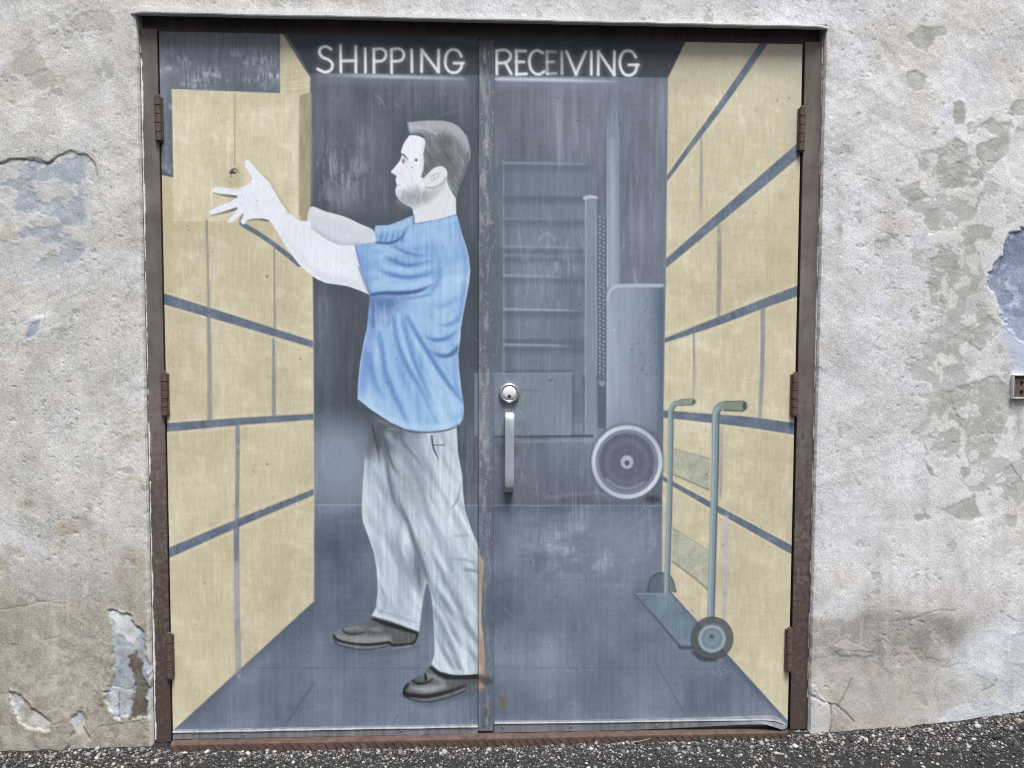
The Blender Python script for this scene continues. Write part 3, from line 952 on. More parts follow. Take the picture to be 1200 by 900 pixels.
# near wheel
lb = lt('wheel')
D.ell(834.5, 748, 24.6, 25, rgb(84, 90, 96), .78, 1.5, lab=lb)
D.ell(834.5, 748, 24.2, 24.6, rgb(56, 60, 66), .55, 1.6, ring=1.8)
D.ell(834.5, 748, 20, 20.5, rgb(64, 70, 76), .35, 3, ring=4)
D.ell(834.3, 748.5, 16, 16.2, rgb(132, 149, 160), .95, 1.6)
D.ell(834.3, 748.5, 14.3, 14.6, rgb(178, 194, 202), .6, 1.6, ring=2)
D.ell(834.3, 748, 10, 10.2, rgb(106, 124, 134), .7, 2.4, ring=3)
D.ell(834, 747, 6.5, 6.5, rgb(120, 138, 144), .9, 1.6)
D.ell(834, 746, 2.6, 2.6, rgb(70, 86, 90), .9, 1.4)
D.line([(812, 764), (822, 772), (838, 774)], [3, 5, 2], rgb(44, 50, 60), .7, 3)
# painter's scrawl in the corner
for pts in ([(835, 785), (838, 790), (842, 784), (845, 789)], [(846, 786), (850, 784), (852, 788), (858, 785)], [(842, 793), (846, 790), (844, 796)]):
    D.line(pts, 1.1, rgb(150, 158, 170), .5, 1.2)
# ochre drip near the astragal
D.poly([(582.5, 806), (585, 815), (592, 818), (592, 827), (589, 833), (585, 824)], rgb(108, 100, 74), .8, 1.6)
D.line([(590.5, 832), (591, 848)], 1.2, rgb(96, 92, 76), .6, 1.3)

# -- the painted man
lp = lambda sub, label=None: lab(LEFT, 'painted_person', sub, label, key='man')
SK = rgb(228, 233, 243)
# far arm
FA = [(363.5, 243), (382, 248), (404, 254), (421, 262), (437, 269.5), (441, 283), (415, 288), (400, 288.8), (387, 283.5), (362, 270)]
lb = lp('arm')
sl_, mk = D.poly(FA, rgb(206, 214, 223), 1, 1.3, True, lab=lb)
D.line([(366, 270), (388, 283), (402, 288.5), (418, 287)], 7, rgb(158, 168, 180), .55, 8, clip=D.full(FA, smooth=True))
D.line([(366, 247), (384, 251), (406, 258), (424, 267)], 5, rgb(226, 232, 238), .6, 7, clip=D.full(FA, smooth=True))
D.poly([(353, 259), (364, 259), (364, 270), (355, 264)], SK, 1, 1.2, lab=lb)
# neck and face
NECK = [(478, 236), (484, 246), (485, 262), (510, 258), (534.5, 251.5), (534, 226), (526, 205), (500, 205), (486, 228)]
lb = lp('neck')
D.poly(NECK, rgb(219, 226, 232), 1, 1.2, lab=lb)
FACE = [(480, 158.5), (475.5, 164), (472, 170.5), (469.8, 178.2), (470.9, 182.6), (468.3, 188.7), (462.2, 196.6), (458, 200.9), (460, 203.6), (464.4, 206), (463.6, 211.8), (465.2, 217), (463.4, 222), (464, 228), (467, 233.5), (473, 239), (482, 243), (500, 236), (512, 222), (510, 205), (500, 168), (497, 162), (488, 158)]
FM = D.full(FACE)
lb = lp('face')
D.poly(FACE, SK + 0.02, 1, 1.1, lab=lb)
D.line([(500, 168), (498, 182), (497, 200), (502, 214)], 7, rgb(196, 202, 210), .5, 8, clip=FM)
D.line([(466, 206), (478, 212), (488, 218)], 6, rgb(206, 212, 220), .45, 9, clip=FM)
D.line([(472, 186), (480, 192), (484, 200)], 5, rgb(212, 216, 224), .5, 7, clip=FM)
# beard shadow
for _ in range(170):
    t = rng.random()
    bx = 466 + 36 * t + rng.normal(0, 2)
    by = np.interp(t, [0, .3, .6, 1], [228, 231, 230, 222]) + rng.normal(0, 5)
    D.line([(bx, by), (bx + rng.uniform(-1, 1.6), by + rng.uniform(3, 7))], 1.2, rgb(140, 147, 154), rng.uniform(.10, .32), 1.8, clip=np.maximum(FM, D.full(NECK)) if False else FM)
D.line([(469, 236), (482, 240), (500, 232), (508, 222)], 7, rgb(142, 150, 158), .6, 9)
D.ell(484, 228, 13, 7, rgb(138, 146, 154), .6, 10)
D.line([(500, 235), (512, 226), (520, 217)], 5, rgb(168, 176, 184), .5, 6)
D.line([(464.8, 217), (469, 217.6)], 1.2, rgb(150, 150, 156), .5, 1.4)
D.ell(471, 198, 4, 5, rgb(234, 216, 216), .45, 7)
D.line([(470.3, 180), (473.5, 182), (477.5, 186.5)], [1.2, 2.4, 1], rgb(92, 96, 104), .9, 1.2)
D.ell(472.8, 189, 1.5, 2.6, rgb(78, 82, 90), .85, 1.2)
D.ell(474, 188, 3.4, 3, rgb(170, 172, 180), .4, 3)
D.line([(476, 193), (480, 202), (484, 212)], 1.1, rgb(206, 200, 204), .6, 1.4)
D.ell(487.6, 187.6, 1.6, 1.7, rgb(62, 66, 74), .95, 1.1)
D.ell(483, 196, .9, .9, rgb(140, 140, 146), .7, 1)
D.line([(460, 203.5), (464.5, 206.5)], 1.3, rgb(110, 116, 126), .7, 1.2)
# hair
HAIR = [(477.3, 143.4), (484, 143), (491, 142), (505, 141), (519, 141.4), (529, 143.6), (537.5, 148), (544, 156), (548.5, 166), (550.3, 178), (549.3, 190), (546, 201), (541.5, 212), (537.2, 222), (534.5, 232), (531.5, 229), (527.5, 222), (524, 213), (524, 203), (520, 196), (514, 195), (507, 197.5), (501, 203), (497, 209), (493.2, 207), (496, 200), (497.2, 190), (496.2, 180), (498.2, 171), (499, 163.5), (494.5, 160.5), (488, 158.6), (480.3, 158.2), (479, 151)]
HM = D.full(HAIR)
lb = lp('hair')
D.line([(500, 164), (498.5, 180), (499, 196), (496, 208)], 3, rgb(150, 156, 164), .5, 5)
sl_, mk = D.poly(HAIR, rgb(118, 124, 133), 1, 1.2, lab=lb)
x, y = X[sl_], Y[sl_]
t = (fbm(x, y, 18, 3, 4) - .5) * .14 + (vn(x * .8 - y * .6, x * .6 + y * .8, 1.3, 14, 4) - .5) * .13
D.C[sl_] += (mk * t)[..., None]
D.poly([(477, 143), (505, 141), (530, 143.5), (545, 156), (551, 178), (546, 178), (538, 163), (522, 152), (500, 152), (480, 156)], None)
sq, mq = D.sdf([(472, 140), (505, 138), (530, 140), (548, 153), (554, 178), (546, 178), (538, 164), (522, 154), (500, 153), (476, 158)], 12)
D.mix(sq, np.clip(.5 - mq / 9, 0, 1) * HM[sq] * .72, rgb(184, 190, 198))
D.line([(480, 157), (490, 157.5), (499, 162), (504, 166)], 2.4, rgb(70, 74, 82), .65, 2.4)
D.line([(482, 149), (496, 150), (512, 157)], 2.2, rgb(206, 210, 214), .5, 3)
for cx_, cy_, rx, ry, a in ((523, 165, 9, 6, .45), (522, 184, 9, 6, .55), (512, 190, 10, 7, .35), (530, 200, 8, 12, .35), (503, 178, 5, 12, .3), (497, 203, 3, 6, .4)):
    sl_, mk = D.ell(cx_, cy_, rx, ry, None, soft=8)
    D.mix(sl_, mk * a * HM[sl_], rgb(76, 82, 92))
D.line([(549, 182), (545, 200), (538, 216)], 3.4, rgb(80, 86, 96), .5, 3.5, clip=HM)
D.line([(546, 158), (550.6, 176), (549.5, 188)], 1.4, rgb(176, 184, 192), .7, 1.4)
for _ in range(70):
    x0, y0 = rng.uniform(495, 546), rng.uniform(145, 215)
    an = math.radians(rng.uniform(60, 110) if x0 > 520 else rng.uniform(20, 75))
    l_ = rng.uniform(5, 12)
    D.line([(x0, y0), (x0 + l_ * math.cos(an), y0 + l_ * math.sin(an))], 1, rgb(176, 182, 190), rng.uniform(.1, .35), 1, clip=HM)
# ear
EAR = [(497, 208.5), (501, 204), (508, 197.2), (515.8, 194.8), (521.8, 197.2), (524.2, 203.3), (522.5, 209.6), (516.5, 215.5), (508.7, 219), (500.5, 218.5)]
lb = lp('ear')
D.poly(EAR, rgb(222, 228, 234), 1, 1.2, True, lab=lb)
D.line([(497, 208), (501, 203.5), (508, 196.6)], 1.2, rgb(92, 98, 106), .6, 1.3)
D.line([(523.5, 208), (517, 216), (509, 219.8), (500, 219.6)], 1.4, rgb(130, 138, 146), .7, 1.6)
for pts in ([(505, 207), (510, 204), (516, 203)], [(506, 211), (511, 209), (514, 206)], [(508, 205), (509, 210)]):
    D.line(pts, 1.6, rgb(160, 168, 176), .6, 1.8)
D.line([(511, 218), (516.5, 215.6), (524, 208), (527.5, 220)], 2, rgb(160, 166, 172), .35, 3)

# trousers
TR_ = [(436.5, 481), (434, 495), (432.3, 505), (427.5, 535), (425, 572), (424, 597), (425.2, 612), (431, 627), (438, 647.5), (441.5, 667.7), (442.4, 693), (440.6, 711.7), (435.8, 721.4), (458, 728), (480, 736.5), (491, 740), (492.5, 730), (494, 715), (496.5, 697), (499.5, 683.5), (502, 685), (504.7, 693), (507.4, 715), (509, 750), (509, 767), (505.5, 778), (515, 786.5), (531, 790.5), (562, 790.8), (562, 643), (560.5, 640), (553, 622), (545, 597), (542.5, 577), (541.7, 558), (536.7, 530), (535, 499), (520, 500), (490, 500), (465, 494), (448, 484)]
TM = D.full(TR_)
lb = lp('trousers')
sl_, mk = D.poly(TR_, rgb(188, 202, 214), 1, 1.3, lab=lb)
x, y = X[sl_], Y[sl_]
t = (fbm(x, y, 40, 5, 4, .6, 1.4) - .5) * .12 + (vn(x, y, 1.6, 34, 3) - .5) * .10 + (vn(x, y, 3.2, 60, 8) - .5) * .06
D.C[sl_] += (mk * t)[..., None]
DT, DT2 = rgb(100, 112, 124), rgb(138, 153, 168)
x, y = X[sl_], Y[sl_]
u1, w1 = x * .88 - y * .47, x * .47 + y * .88
rp = (vn(u1, w1, 6.5, 60, 5) - .5) + (vn(u1, w1, 3.4, 30, 9) - .5) * .5
D.C[sl_] += (mk * rp * .15)[..., None] * np.array([1.1, 1.0, .9], np.float32)
dk = np.clip(1 - np.hypot((x - 445) / 62.0, (y - 484) / 62.0), 0, 1) ** 1.1 * (0.55 + 0.9 * fbm(x, y, 9, 4, 3, .5, 2.0))
D.mix(sl_, mk * np.clip(dk * 2.0, 0, .95), rgb(74, 81, 88))
dk = np.clip(1 - np.hypot((x - 478) / 36.0, (y - 555) / 70.0), 0, 1) * (0.5 + fbm(x, y, 7, 9, 3, 2.2, .6))
D.mix(sl_, mk * np.clip(dk * .55, 0, .5), rgb(132, 144, 156))
def tl(pts, w, col, a, soft):
    if float(col.mean()) < .62:
        a = [min(1, v * 1.35) for v in a] if isinstance(a, list) else min(1, a * 1.35)
    D.line(pts, w, col, a, soft, clip=TM)
tl([(436, 482), (444, 494), (450, 508), (457, 530)], [16, 26, 20, 6], rgb(66, 73, 80), [.95, .9, .7, .1], 12)
tl([(446, 488), (462, 500), (480, 507)], [12, 12, 8], rgb(82, 90, 98), [.8, .7, .3], 8)
tl([(437, 500), (434, 520), (431, 545)], [8, 10, 6], rgb(104, 112, 120), [.7, .6, .2], 10)
tl([(441, 488), (436, 515), (433, 540)], [6, 8, 4], rgb(96, 104, 112), [.7, .5, .1], 8)
tl([(450, 492), (470, 503), (492, 508)], [10, 12, 6], rgb(112, 120, 128), [.75, .6, .15], 12)
for q in range(30):
    x0, y0 = rng.uniform(436, 500), rng.uniform(488, 530)
    tl([(x0, y0), (x0 + rng.uniform(8, 24), y0 + rng.uniform(-3, 3))], 1.2, rgb(190, 200, 208), rng.uniform(.1, .3), 1.2)
tl([(448, 505), (453, 538), (458, 572), (464, 590), (475, 610)], [8, 5, 4.5, 4, 3], DT, [.6, .75, .8, .75, .4], 5)
tl([(460, 565), (468, 590), (478, 612), (487, 640), (497, 667), (506, 690)], [3, 4, 4.5, 5, 5, 3], DT, [.2, .6, .75, .85, .85, .3], 4.5)
tl([(455, 510), (470, 530), (484, 550), (493, 573), (498, 590), (500, 610)], [9, 7, 6, 5, 4, 3], DT2, [.8, .75, .8, .75, .6, .2], 7)
tl([(478, 505), (490, 530), (505, 555), (512, 575)], [8, 7, 6, 4], DT2, [.7, .6, .55, .2], 8)
tl([(462, 540), (475, 570), (486, 590), (490, 605)], [12, 12, 8, 5], rgb(150, 160, 170), [.5, .5, .5, .2], 12)
tl([(489, 635), (489, 660), (492, 685), (494, 700)], [10, 15, 9, 4], rgb(112, 122, 134), [.3, .7, .7, .1], 9)
tl([(436, 498), (441, 520), (446, 545)], [2, 3, 2], rgb(60, 66, 74), [.7, .6, .1], 2.5)
tl([(446, 500), (452, 520), (460, 545), (470, 560)], [2.5, 3, 3, 2], rgb(84, 94, 104), [.7, .7, .6, .1], 3)
tl([(462, 503), (474, 520), (488, 538), (500, 556)], [2.5, 3.5, 3, 2], rgb(104, 114, 126), [.6, .6, .5, .1], 3.5)
tl([(498, 588), (504, 610), (516, 640), (530, 668)], [3, 5, 5, 3], DT2, [.3, .5, .5, .2], 6)
tl([(470, 610), (466, 636), (476, 668), (486, 690)], [3, 4, 5, 3], DT2, [.3, .6, .6, .2], 5)
tl([(452, 625), (460, 645), (470, 668), (478, 690)], [3, 4, 4.5, 3], DT2, [.2, .5, .45, .1], 5)
tl([(476, 640), (480, 660), (481, 690)], [4, 6, 4], DT2, [.3, .5, .2], 6)
tl([(505, 690), (514, 708), (527, 732), (537, 745)], [4, 5, 6, 3], DT2, [.75, .65, .5, .1], 6)
for x0, y0 in ((520, 742), (504, 706), (546, 728), (506, 648), (512, 664), (508, 684), (516, 694), (528, 690), (512, 722), (524, 726), (538, 716), (514, 752), (528, 762), (546, 752)):
    tl([(x0, y0), (x0 + 9, y0 + 17), (x0 + 20, y0 + 36)], [2.5, 5, 2.5], rgb(130, 145, 160), [.2, .7, .15], 4.5)
    tl([(x0 + 6, y0 - 1), (x0 + 15, y0 + 15), (x0 + 25, y0 + 32)], [2, 4, 2], rgb(216, 227, 236), [.1, .5, .1], 4)
tl([(508, 716), (517, 740), (530, 758), (538, 775)], [3, 5, 6, 3], DT2, [.4, .5, .45, .1], 7)
tl([(524, 672), (535, 695), (548, 718)], [4, 6, 4], DT2, [.4, .5, .3], 7)
tl([(520, 640), (528, 660), (532, 676)], [4, 6, 3], DT2, [.25, .4, .1], 8)
tl([(527, 655), (545, 656), (556, 660)], [2, 3, 2], DT2, .5, 3.5)
tl([(534, 628), (548, 628)], 2.5, DT2, .4, 3)
tl([(545, 667), (556, 669), (562, 670)], [2, 3.5, 3], DT, .55, 4)
tl([(541, 566), (536, 585), (529, 596)], [1, 2.2, 1], DT2, .7, 2)
tl([(560, 655), (559.5, 720), (560, 790)], 5, rgb(160, 172, 186), .5, 6)
tl([(506, 511), (507.3, 522), (510, 530), (514.5, 539)], [2, 2, 1.8, 1], rgb(70, 78, 90), [.9, .85, .8, .3], 1.4)
tl([(508, 521.6), (521, 521.6)], 1.3, rgb(84, 92, 104), .7, 1.3)
tl([(533, 503), (535.5, 530), (540.5, 560), (541.5, 580)], 3, rgb(220, 228, 234), .6, 4)
tl([(428, 540), (426.5, 575), (426, 600), (432, 625)], 4, rgb(214, 224, 232), .7, 6)
tl([(443, 715), (466, 722), (488, 730)], 1.4, DT2, .4, 1.5)
tl([(437, 719), (458, 725), (480, 733)], 3, rgb(216, 224, 230), .7, 3)
tl([(508, 776), (520, 785), (548, 788)], 3, rgb(208, 220, 226), .6, 4)
tl([(447, 690), (452, 705), (447, 718)], 3, DT2, .35, 4)
for q in range(60):
    x0, y0 = rng.uniform(428, 560), rng.uniform(510, 780)
    tl([(x0, y0), (x0 + rng.uniform(-1, 2), y0 + rng.uniform(12, 50))], [.6, 2, .6], rgb(214, 224, 232), rng.uniform(.08, .35), 2)

# shirt
SH = [(484.5, 262), (498, 260), (516, 256.5), (535, 251), (538, 261), (541.5, 275), (546, 288), (549.5, 302), (551, 317), (549.5, 332), (546, 350), (542.3, 370), (540, 384), (539.5, 397), (537, 413), (537.6, 430), (540, 452), (543, 470), (543.8, 480), (542.6, 490), (539, 497), (533, 499.4), (517, 503.6), (492, 505), (475, 502.6), (458, 495), (436, 481), (419, 468), (419.5, 452), (421.7, 427), (426.5, 400), (430, 385), (432, 365), (433.6, 347), (427, 329), (421.5, 312), (415, 287), (428, 285), (441, 283.5), (439.3, 273), (439, 267), (441.5, 264), (455, 264), (470, 258.5), (484.3, 252.2)]
SM = D.full(SH)
lb = lp('shirt')
sl_, mk = D.poly(SH, rgb(147, 184, 226), 1, 1.3, lab=lb)
x, y = X[sl_], Y[sl_]
t = (vn(x, y, 1.5, 40, 2) - .5) * .075 + (vn(x, y, 3.4, 70, 6) - .5) * .05
D.C[sl_] += (mk * t)[..., None] * np.array([1.1, .9, .6], np.float32)
t = fbm(x, y, 60, 6, 3) - .5
D.C[sl_] += (mk * t * .12)[..., None] * np.array([1.1, .9, .55], np.float32)
D.C[sl_] += (mk * .012)[..., None] * np.array([1.0, .6, -.4], np.float32)
u1, w1 = x * .90 - y * .43, x * .43 + y * .90
rp = (vn(u1, w1, 5.5, 46, 5) - .5) * .6 + (vn(u1, w1, 9, 70, 8) - .5)
rp = rp * sstep(340, 380, y)
u2, w2 = x * .2 + y * .98, x * .98 - y * .2
rp = rp + (vn(u2, w2, 6, 40, 7) - .5) * 1.0 * sstep(375, 340, y) * sstep(262, 285, y)
D.C[sl_] += (mk * rp * .13)[..., None] * np.array([1.15, .95, .6], np.float32)
SD, SDD, SLT, SLL = rgb(92, 132, 190), rgb(68, 94, 144), rgb(168, 205, 240), rgb(188, 220, 246)
def sh(pts, w, col, a, soft):
    if float(col[0]) < .42:
        a = [min(1, v * 1.2) for v in a] if isinstance(a, list) else min(1, a * 1.2)
    D.line(pts, w, col, a, soft, clip=SM)
sh([(424, 455), (428, 425), (433, 395)], [8, 14, 10], rgb(118, 150, 208), .7, 12)
sh([(436, 352), (452, 356), (470, 352), (490, 350)], [10, 18, 14, 6], rgb(84, 112, 166), [.75, .75, .6, .1], 14)
sh([(440, 352), (437, 372), (432, 392)], [8, 10, 6], rgb(96, 124, 182), [.7, .6, .2], 8)
for q in range(26):
    x0 = rng.uniform(436, 474)
    sh([(x0, 350 + rng.uniform(0, 8)), (x0 + rng.uniform(-2, 3), 368 + rng.uniform(0, 22))], [1, 2, .6], rgb(168, 190, 222) if q % 3 else SDD, rng.uniform(.15, .4), 1.6)
# light panels of the torso
sh([(470, 352), (500, 352), (520, 345), (530, 330)], [8, 14, 14, 8], SLT, .5, 14)
sh([(448, 385), (458, 425), (474, 465), (488, 495)], [7, 9, 9, 7], SLT, .7, 8)
sh([(466, 372), (476, 410), (492, 450), (508, 485)], [6, 9, 9, 8], SLT, .75, 8)
sh([(482, 372), (498, 412), (520, 450), (534, 480)], [7, 10, 12, 12], SLL, .6, 10)
sh([(503, 378), (520, 405), (530, 425), (536, 445)], [8, 10, 8, 5], SLT, .6, 9)
sh([(438, 440), (446, 462), (458, 482), (470, 494)], [5, 8, 8, 6], SLT, .65, 8)
sh([(420, 466), (440, 481), (462, 494), (490, 501), (520, 500), (538, 493)], [3, 5, 6, 7, 7, 5], SLL, .6, 6)
sh([(500, 440), (512, 470), (525, 492)], [8, 12, 12], SLL, .45, 12)
# dark folds
sh([(478, 372), (490, 394), (507, 422), (524, 448), (541.5, 470)], [5, 5, 5, 4.5, 3], SD, [.5, .85, .9, .85, .6], 4.5)
sh([(461, 372), (464, 392), (470, 413), (481, 436), (494, 458), (510, 493)], [5, 4.5, 4.5, 4.5, 4, 3], SD, [.5, .7, .75, .75, .65, .2], 5)
sh([(472, 376), (479, 402), (487, 427), (497, 450), (507, 474)], [4, 4, 4.5, 4, 3], SD, [.4, .65, .75, .6, .2], 5)
sh([(445, 390), (448, 412), (452, 437), (460, 458), (470, 480), (478, 497)], [4, 4, 5, 5, 4, 3], SD, [.4, .65, .7, .65, .5, .2], 5)
sh([(433, 415), (437, 440), (444, 458), (452, 470)], [4, 5, 5, 3], SD, [.5, .6, .5, .1], 6)
sh([(498, 394), (508, 398), (518, 398), (528, 394), (538, 386)], [2, 4.5, 5, 4, 2], SD, [.3, .8, .85, .7, .3], 4)
sh([(503, 411), (514, 416), (524, 417), (533, 412), (539, 404)], [2, 4, 4.5, 5, 4], SDD, [.2, .6, .7, .75, .7], 4)
sh([(513, 380), (524, 381), (534, 376), (542, 366)], [2, 4, 4, 2], SD, [.2, .5, .6, .3], 4)
sh([(505, 360), (520, 358), (536, 350)], [3, 5, 3], SD, [.2, .4, .3], 6)
sh([(544, 335), (541, 355), (538, 375)], [6, 6, 4], rgb(112, 148, 202), .6, 6)
sh([(535, 260), (541, 285), (546, 310), (545, 330)], [5, 6, 6, 5], rgb(116, 152, 206), .5, 6)
sh([(533, 420), (533, 440), (536, 460)], [4, 5, 4], rgb(112, 144, 206), .6, 5)
# sleeve
sh([(417, 291), (424, 308), (432, 332)], [6, 9, 8], rgb(116, 150, 206), .6, 8)
sh([(450, 288), (472, 276), (486, 271), (500, 268), (518, 278), (528, 300)], [3, 6, 7, 7, 7, 5], SLT, .55, 8)
sh([(440, 290), (462, 293), (482, 297), (500, 299)], [4, 5, 5, 3], SLT, .7, 5)
sh([(452, 301), (464, 307), (480, 311), (505, 306)], [3, 4.5, 5, 2], SD, [.4, .85, .85, .4], 4)
sh([(460, 288), (472, 294), (487, 299), (504, 299)], [3, 4, 4, 2], SD, [.3, .75, .7, .3], 4)
sh([(445, 317), (460, 322), (478, 325), (494, 323), (507, 319)], [3, 4.5, 5, 4, 2], SD, [.4, .8, .8, .7, .3], 4.5)
sh([(447, 309), (465, 316), (484, 318), (503, 313)], [3, 5, 5, 3], SLT, .7, 5)
sh([(440, 334), (462, 335), (485, 333), (503, 328)], [6, 8, 8, 4], SLT, .75, 7)
sh([(433.5, 345.5), (450, 343.5), (470, 343.5), (490, 341), (505, 334)], [3, 4, 4.5, 4, 2], SDD, [.85, .9, .85, .8, .3], 2.8)
sh([(472, 350), (490, 348), (505, 345)], [2, 3, 2], SD, .5, 3)
sh([(510, 290), (515, 312), (512, 332), (500, 345)], [3, 5, 5, 3], SD, [.2, .45, .5, .3], 7)
sh([(434, 343), (424, 318), (417, 292)], 1.6, rgb(92, 118, 168), .6, 1.6)
# far sleeve
sh([(443, 270), (460, 268), (478, 260)], [6, 10, 8], rgb(170, 198, 226), .75, 7)
for x0 in (446, 452, 459, 465, 471):
    sh([(x0, 282), (x0 + 2, 274), (x0 + 3, 268)], [3, 2.4, 1], SD, [.7, .5, .1], 2.6)
sh([(441, 284), (455, 285), (465, 282), (472, 276), (478, 266)], [2.4, 3, 3, 3, 2], SDD, [.75, .8, .7, .5, .2], 2.2)
sh([(486, 262), (500, 259.5), (520, 255), (535, 251.5)], 1.6, rgb(92, 126, 178), .55, 1.6)
sh([(489, 266), (512, 262), (534, 258)], 3, SLT, .45, 4)
sh([(541.5, 274), (549.5, 302), (550.4, 318), (545.8, 350), (540, 384), (537, 413), (540, 452)], 1.3, rgb(206, 220, 236), .7, 1.3)
sh([(420, 466), (420.5, 448), (424, 418), (429, 390)], 1.3, rgb(190, 210, 238), .6, 1.4)
D.line([(420, 469.5), (436, 482.5), (458, 496.6), (475, 504.4), (492, 506.8), (517, 505.4), (533, 501)], 2.0, rgb(70, 84, 106), .8, 1.6)
D.line([(485.3, 262.3), (485, 252)], 1.3, rgb(80, 96, 120), .7, 1.2)

# near arm, then hand with its five fingers
ARM = [(316, 226), (322, 225), (329.4, 237.8), (336.7, 248), (345, 254.5), (353, 260), (366, 269), (378, 277.7), (388, 283.3), (396.7, 287), (405, 288), (415, 287), (421.5, 312), (427, 329), (433.5, 345.6), (420.5, 340), (407.7, 335.4), (395, 333.4), (382, 331.7), (371, 327), (360, 319), (349, 308), (335.5, 290), (325, 272), (317, 259.5), (309, 250)]
lb = lp('arm')
AM = D.full(ARM)
sl_, mk = D.poly(ARM, SK, 1, 1.2, lab=lb)
D.C[sl_] += (mk * ((fbm(X[sl_], Y[sl_], 30, 4, 3) - .5) * .05 + (vn(X[sl_], Y[sl_], 1.6, 26, 3) - .5) * .025))[..., None]
D.line([(368, 318), (385, 326), (405, 330), (428, 338)], [4, 7, 8, 6], rgb(202, 206, 222), .55, 9, clip=AM)
D.line([(418, 300), (424, 320), (431, 340)], [3, 6, 6], rgb(200, 204, 222), .6, 7, clip=AM)
D.line([(420.5, 313), (426, 329), (433, 345)], 1.6, rgb(110, 120, 144), .7, 1.4)
D.line([(332, 275), (348, 296), (366, 314)], 4, rgb(210, 215, 228), .5, 6, clip=AM)
HAND = [(288.6, 187.2), (291.6, 187.8), (295, 192), (301.7, 200), (306.5, 204.8), (310.6, 208.7), (315.2, 213.2), (321.7, 224.4), (329.4, 237.8), (336, 247), (326, 262), (318, 260.5), (315, 257.8), (308.3, 255.6), (295, 256), (289.6, 257.8), (286.9, 262.2), (284.6, 263), (282.3, 261), (282.8, 257.6), (285.4, 252), (284.8, 250), (279.4, 253.3), (271.8, 260.5), (268.4, 261.2), (266.6, 259.4), (271.7, 253.3), (278.3, 244.4), (277.6, 242.3), (262.8, 247.2), (249.4, 251.1), (245.7, 250.6), (244.4, 247.3), (255, 242.2), (268.3, 237.2), (277.9, 231.6), (277.6, 228.8), (257.2, 226.7), (249, 224.4), (248.6, 221.6), (252.8, 219.1), (268.3, 220.2), (278.3, 220.6), (286, 218.3), (292.8, 214.2), (296, 209.8), (293.8, 205.4), (288, 196.5), (286.6, 190)]
lb = lp('hand')
for pts, w_ in (([(251, 226.5), (264, 229), (277, 230.3)], [1.6, 2.4, 3.6]), ([(248, 252.4), (262, 249.2), (277, 244.6)], [1.4, 2.2, 3]), ([(281, 258), (285, 252)], [2, 3]), ([(290, 258.6), (300, 257), (314, 258.4)], [2, 2, 2.6])):
    D.line(pts, w_, rgb(96, 98, 104), [.5, .8, .95][:len(pts)] if len(pts) == 3 else .8, 1.6)
D.line([(311, 208), (322, 224.5), (331, 240), (338, 249)], 4, rgb(166, 155, 124), .5, 5)
D.poly(HAND, SK + 0.01, 1, 1.1, lab=lb)
HD = D.full(HAND)
for pts in ([(279, 231), (283, 230), (286, 232)], [(280, 240), (285, 238)], [(285, 250), (288, 246)], [(294, 226), (300, 232)]):
    D.line(pts, 1.4, rgb(205, 211, 224), .6, 2, clip=HD)
D.line([(297, 236), (302, 242), (300, 248)], 4, rgb(214, 220, 234), .5, 6, clip=HD)

# shoes
SDK, SMD, SHL = rgb(28, 30, 33), rgb(92, 97, 100), rgb(176, 182, 183)
def shoe(out, lbl, strokes, n):
    lb_ = lp('shoe')
    sl_, mk = D.poly(out, SMD, 1, 1.3, True, lab=lb_, n=4)
    D.C[sl_] += (mk * ((fbm(X[sl_], Y[sl_], 14, 3, 3) - .5) * .12 + (vn(X[sl_], Y[sl_], 1.5, 12, 5) - .5) * .08))[..., None]
    M_ = np.zeros_like(X)
    M_[sl_] = mk
    for pts, w_, col, a, soft in strokes:
        D.line(pts, w_, col, a, soft, clip=M_ if n else None)
D.line([(392, 757), (425, 764), (460, 764), (488, 758)], 6, rgb(84, 92, 106), .5, 7)
shoe([(437, 724), (428.7, 728), (415.8, 732.8), (397.5, 737), (391.5, 741), (390.4, 746.5), (394, 753), (406.7, 758.4), (430.5, 761), (456, 756.5), (460, 762), (472, 761), (483.7, 757.5), (490, 746.5), (489, 740), (478, 736), (458, 729)], 'back', [
    ([(392, 744), (402, 748), (425, 750), (455, 749)], [5, 9, 10, 8], SHL, .55, 7),
    ([(396, 739), (410, 736), (425, 735), (445, 738)], [3, 5, 5, 4], SHL, .45, 5),
    ([(402, 738), (406, 742), (416, 743), (428, 741)], [2, 3, 3, 1.5], rgb(52, 56, 58), .8, 2),
    ([(437, 725), (450, 730), (470, 736), (488, 742)], [3, 5, 5, 3], SDK, .9, 3),
    ([(420, 733), (430, 736), (440, 732)], [2, 3, 2], rgb(70, 74, 76), .5, 3),
    ([(391, 745), (396, 750), (410, 754), (432, 755.5), (456, 753)], [3, 3, 3, 3, 3.4], SDK, .92, 1.8),
    ([(455, 753), (462, 756), (478, 755), (486, 752), (489.5, 743)], [3, 3, 2.6, 2.6, 2.6], SDK, .9, 1.7),
    ([(396, 754), (430, 759), (455, 756)], 2.2, rgb(128, 136, 144), .7, 2),
    ([(461, 760), (482, 757)], 2.4, rgb(140, 148, 156), .8, 2),
    ([(470, 745), (480, 748), (488, 748)], [2, 3, 2], rgb(90, 96, 98), .5, 3)], True)
D.line([(390.6, 746), (394, 753.6), (407, 759), (430, 761.4), (456, 757)], 1.4, rgb(54, 58, 64), .8, 1.4)
D.line([(474, 815), (500, 825), (530, 818), (558, 808)], 6, rgb(74, 80, 94), .5, 7)
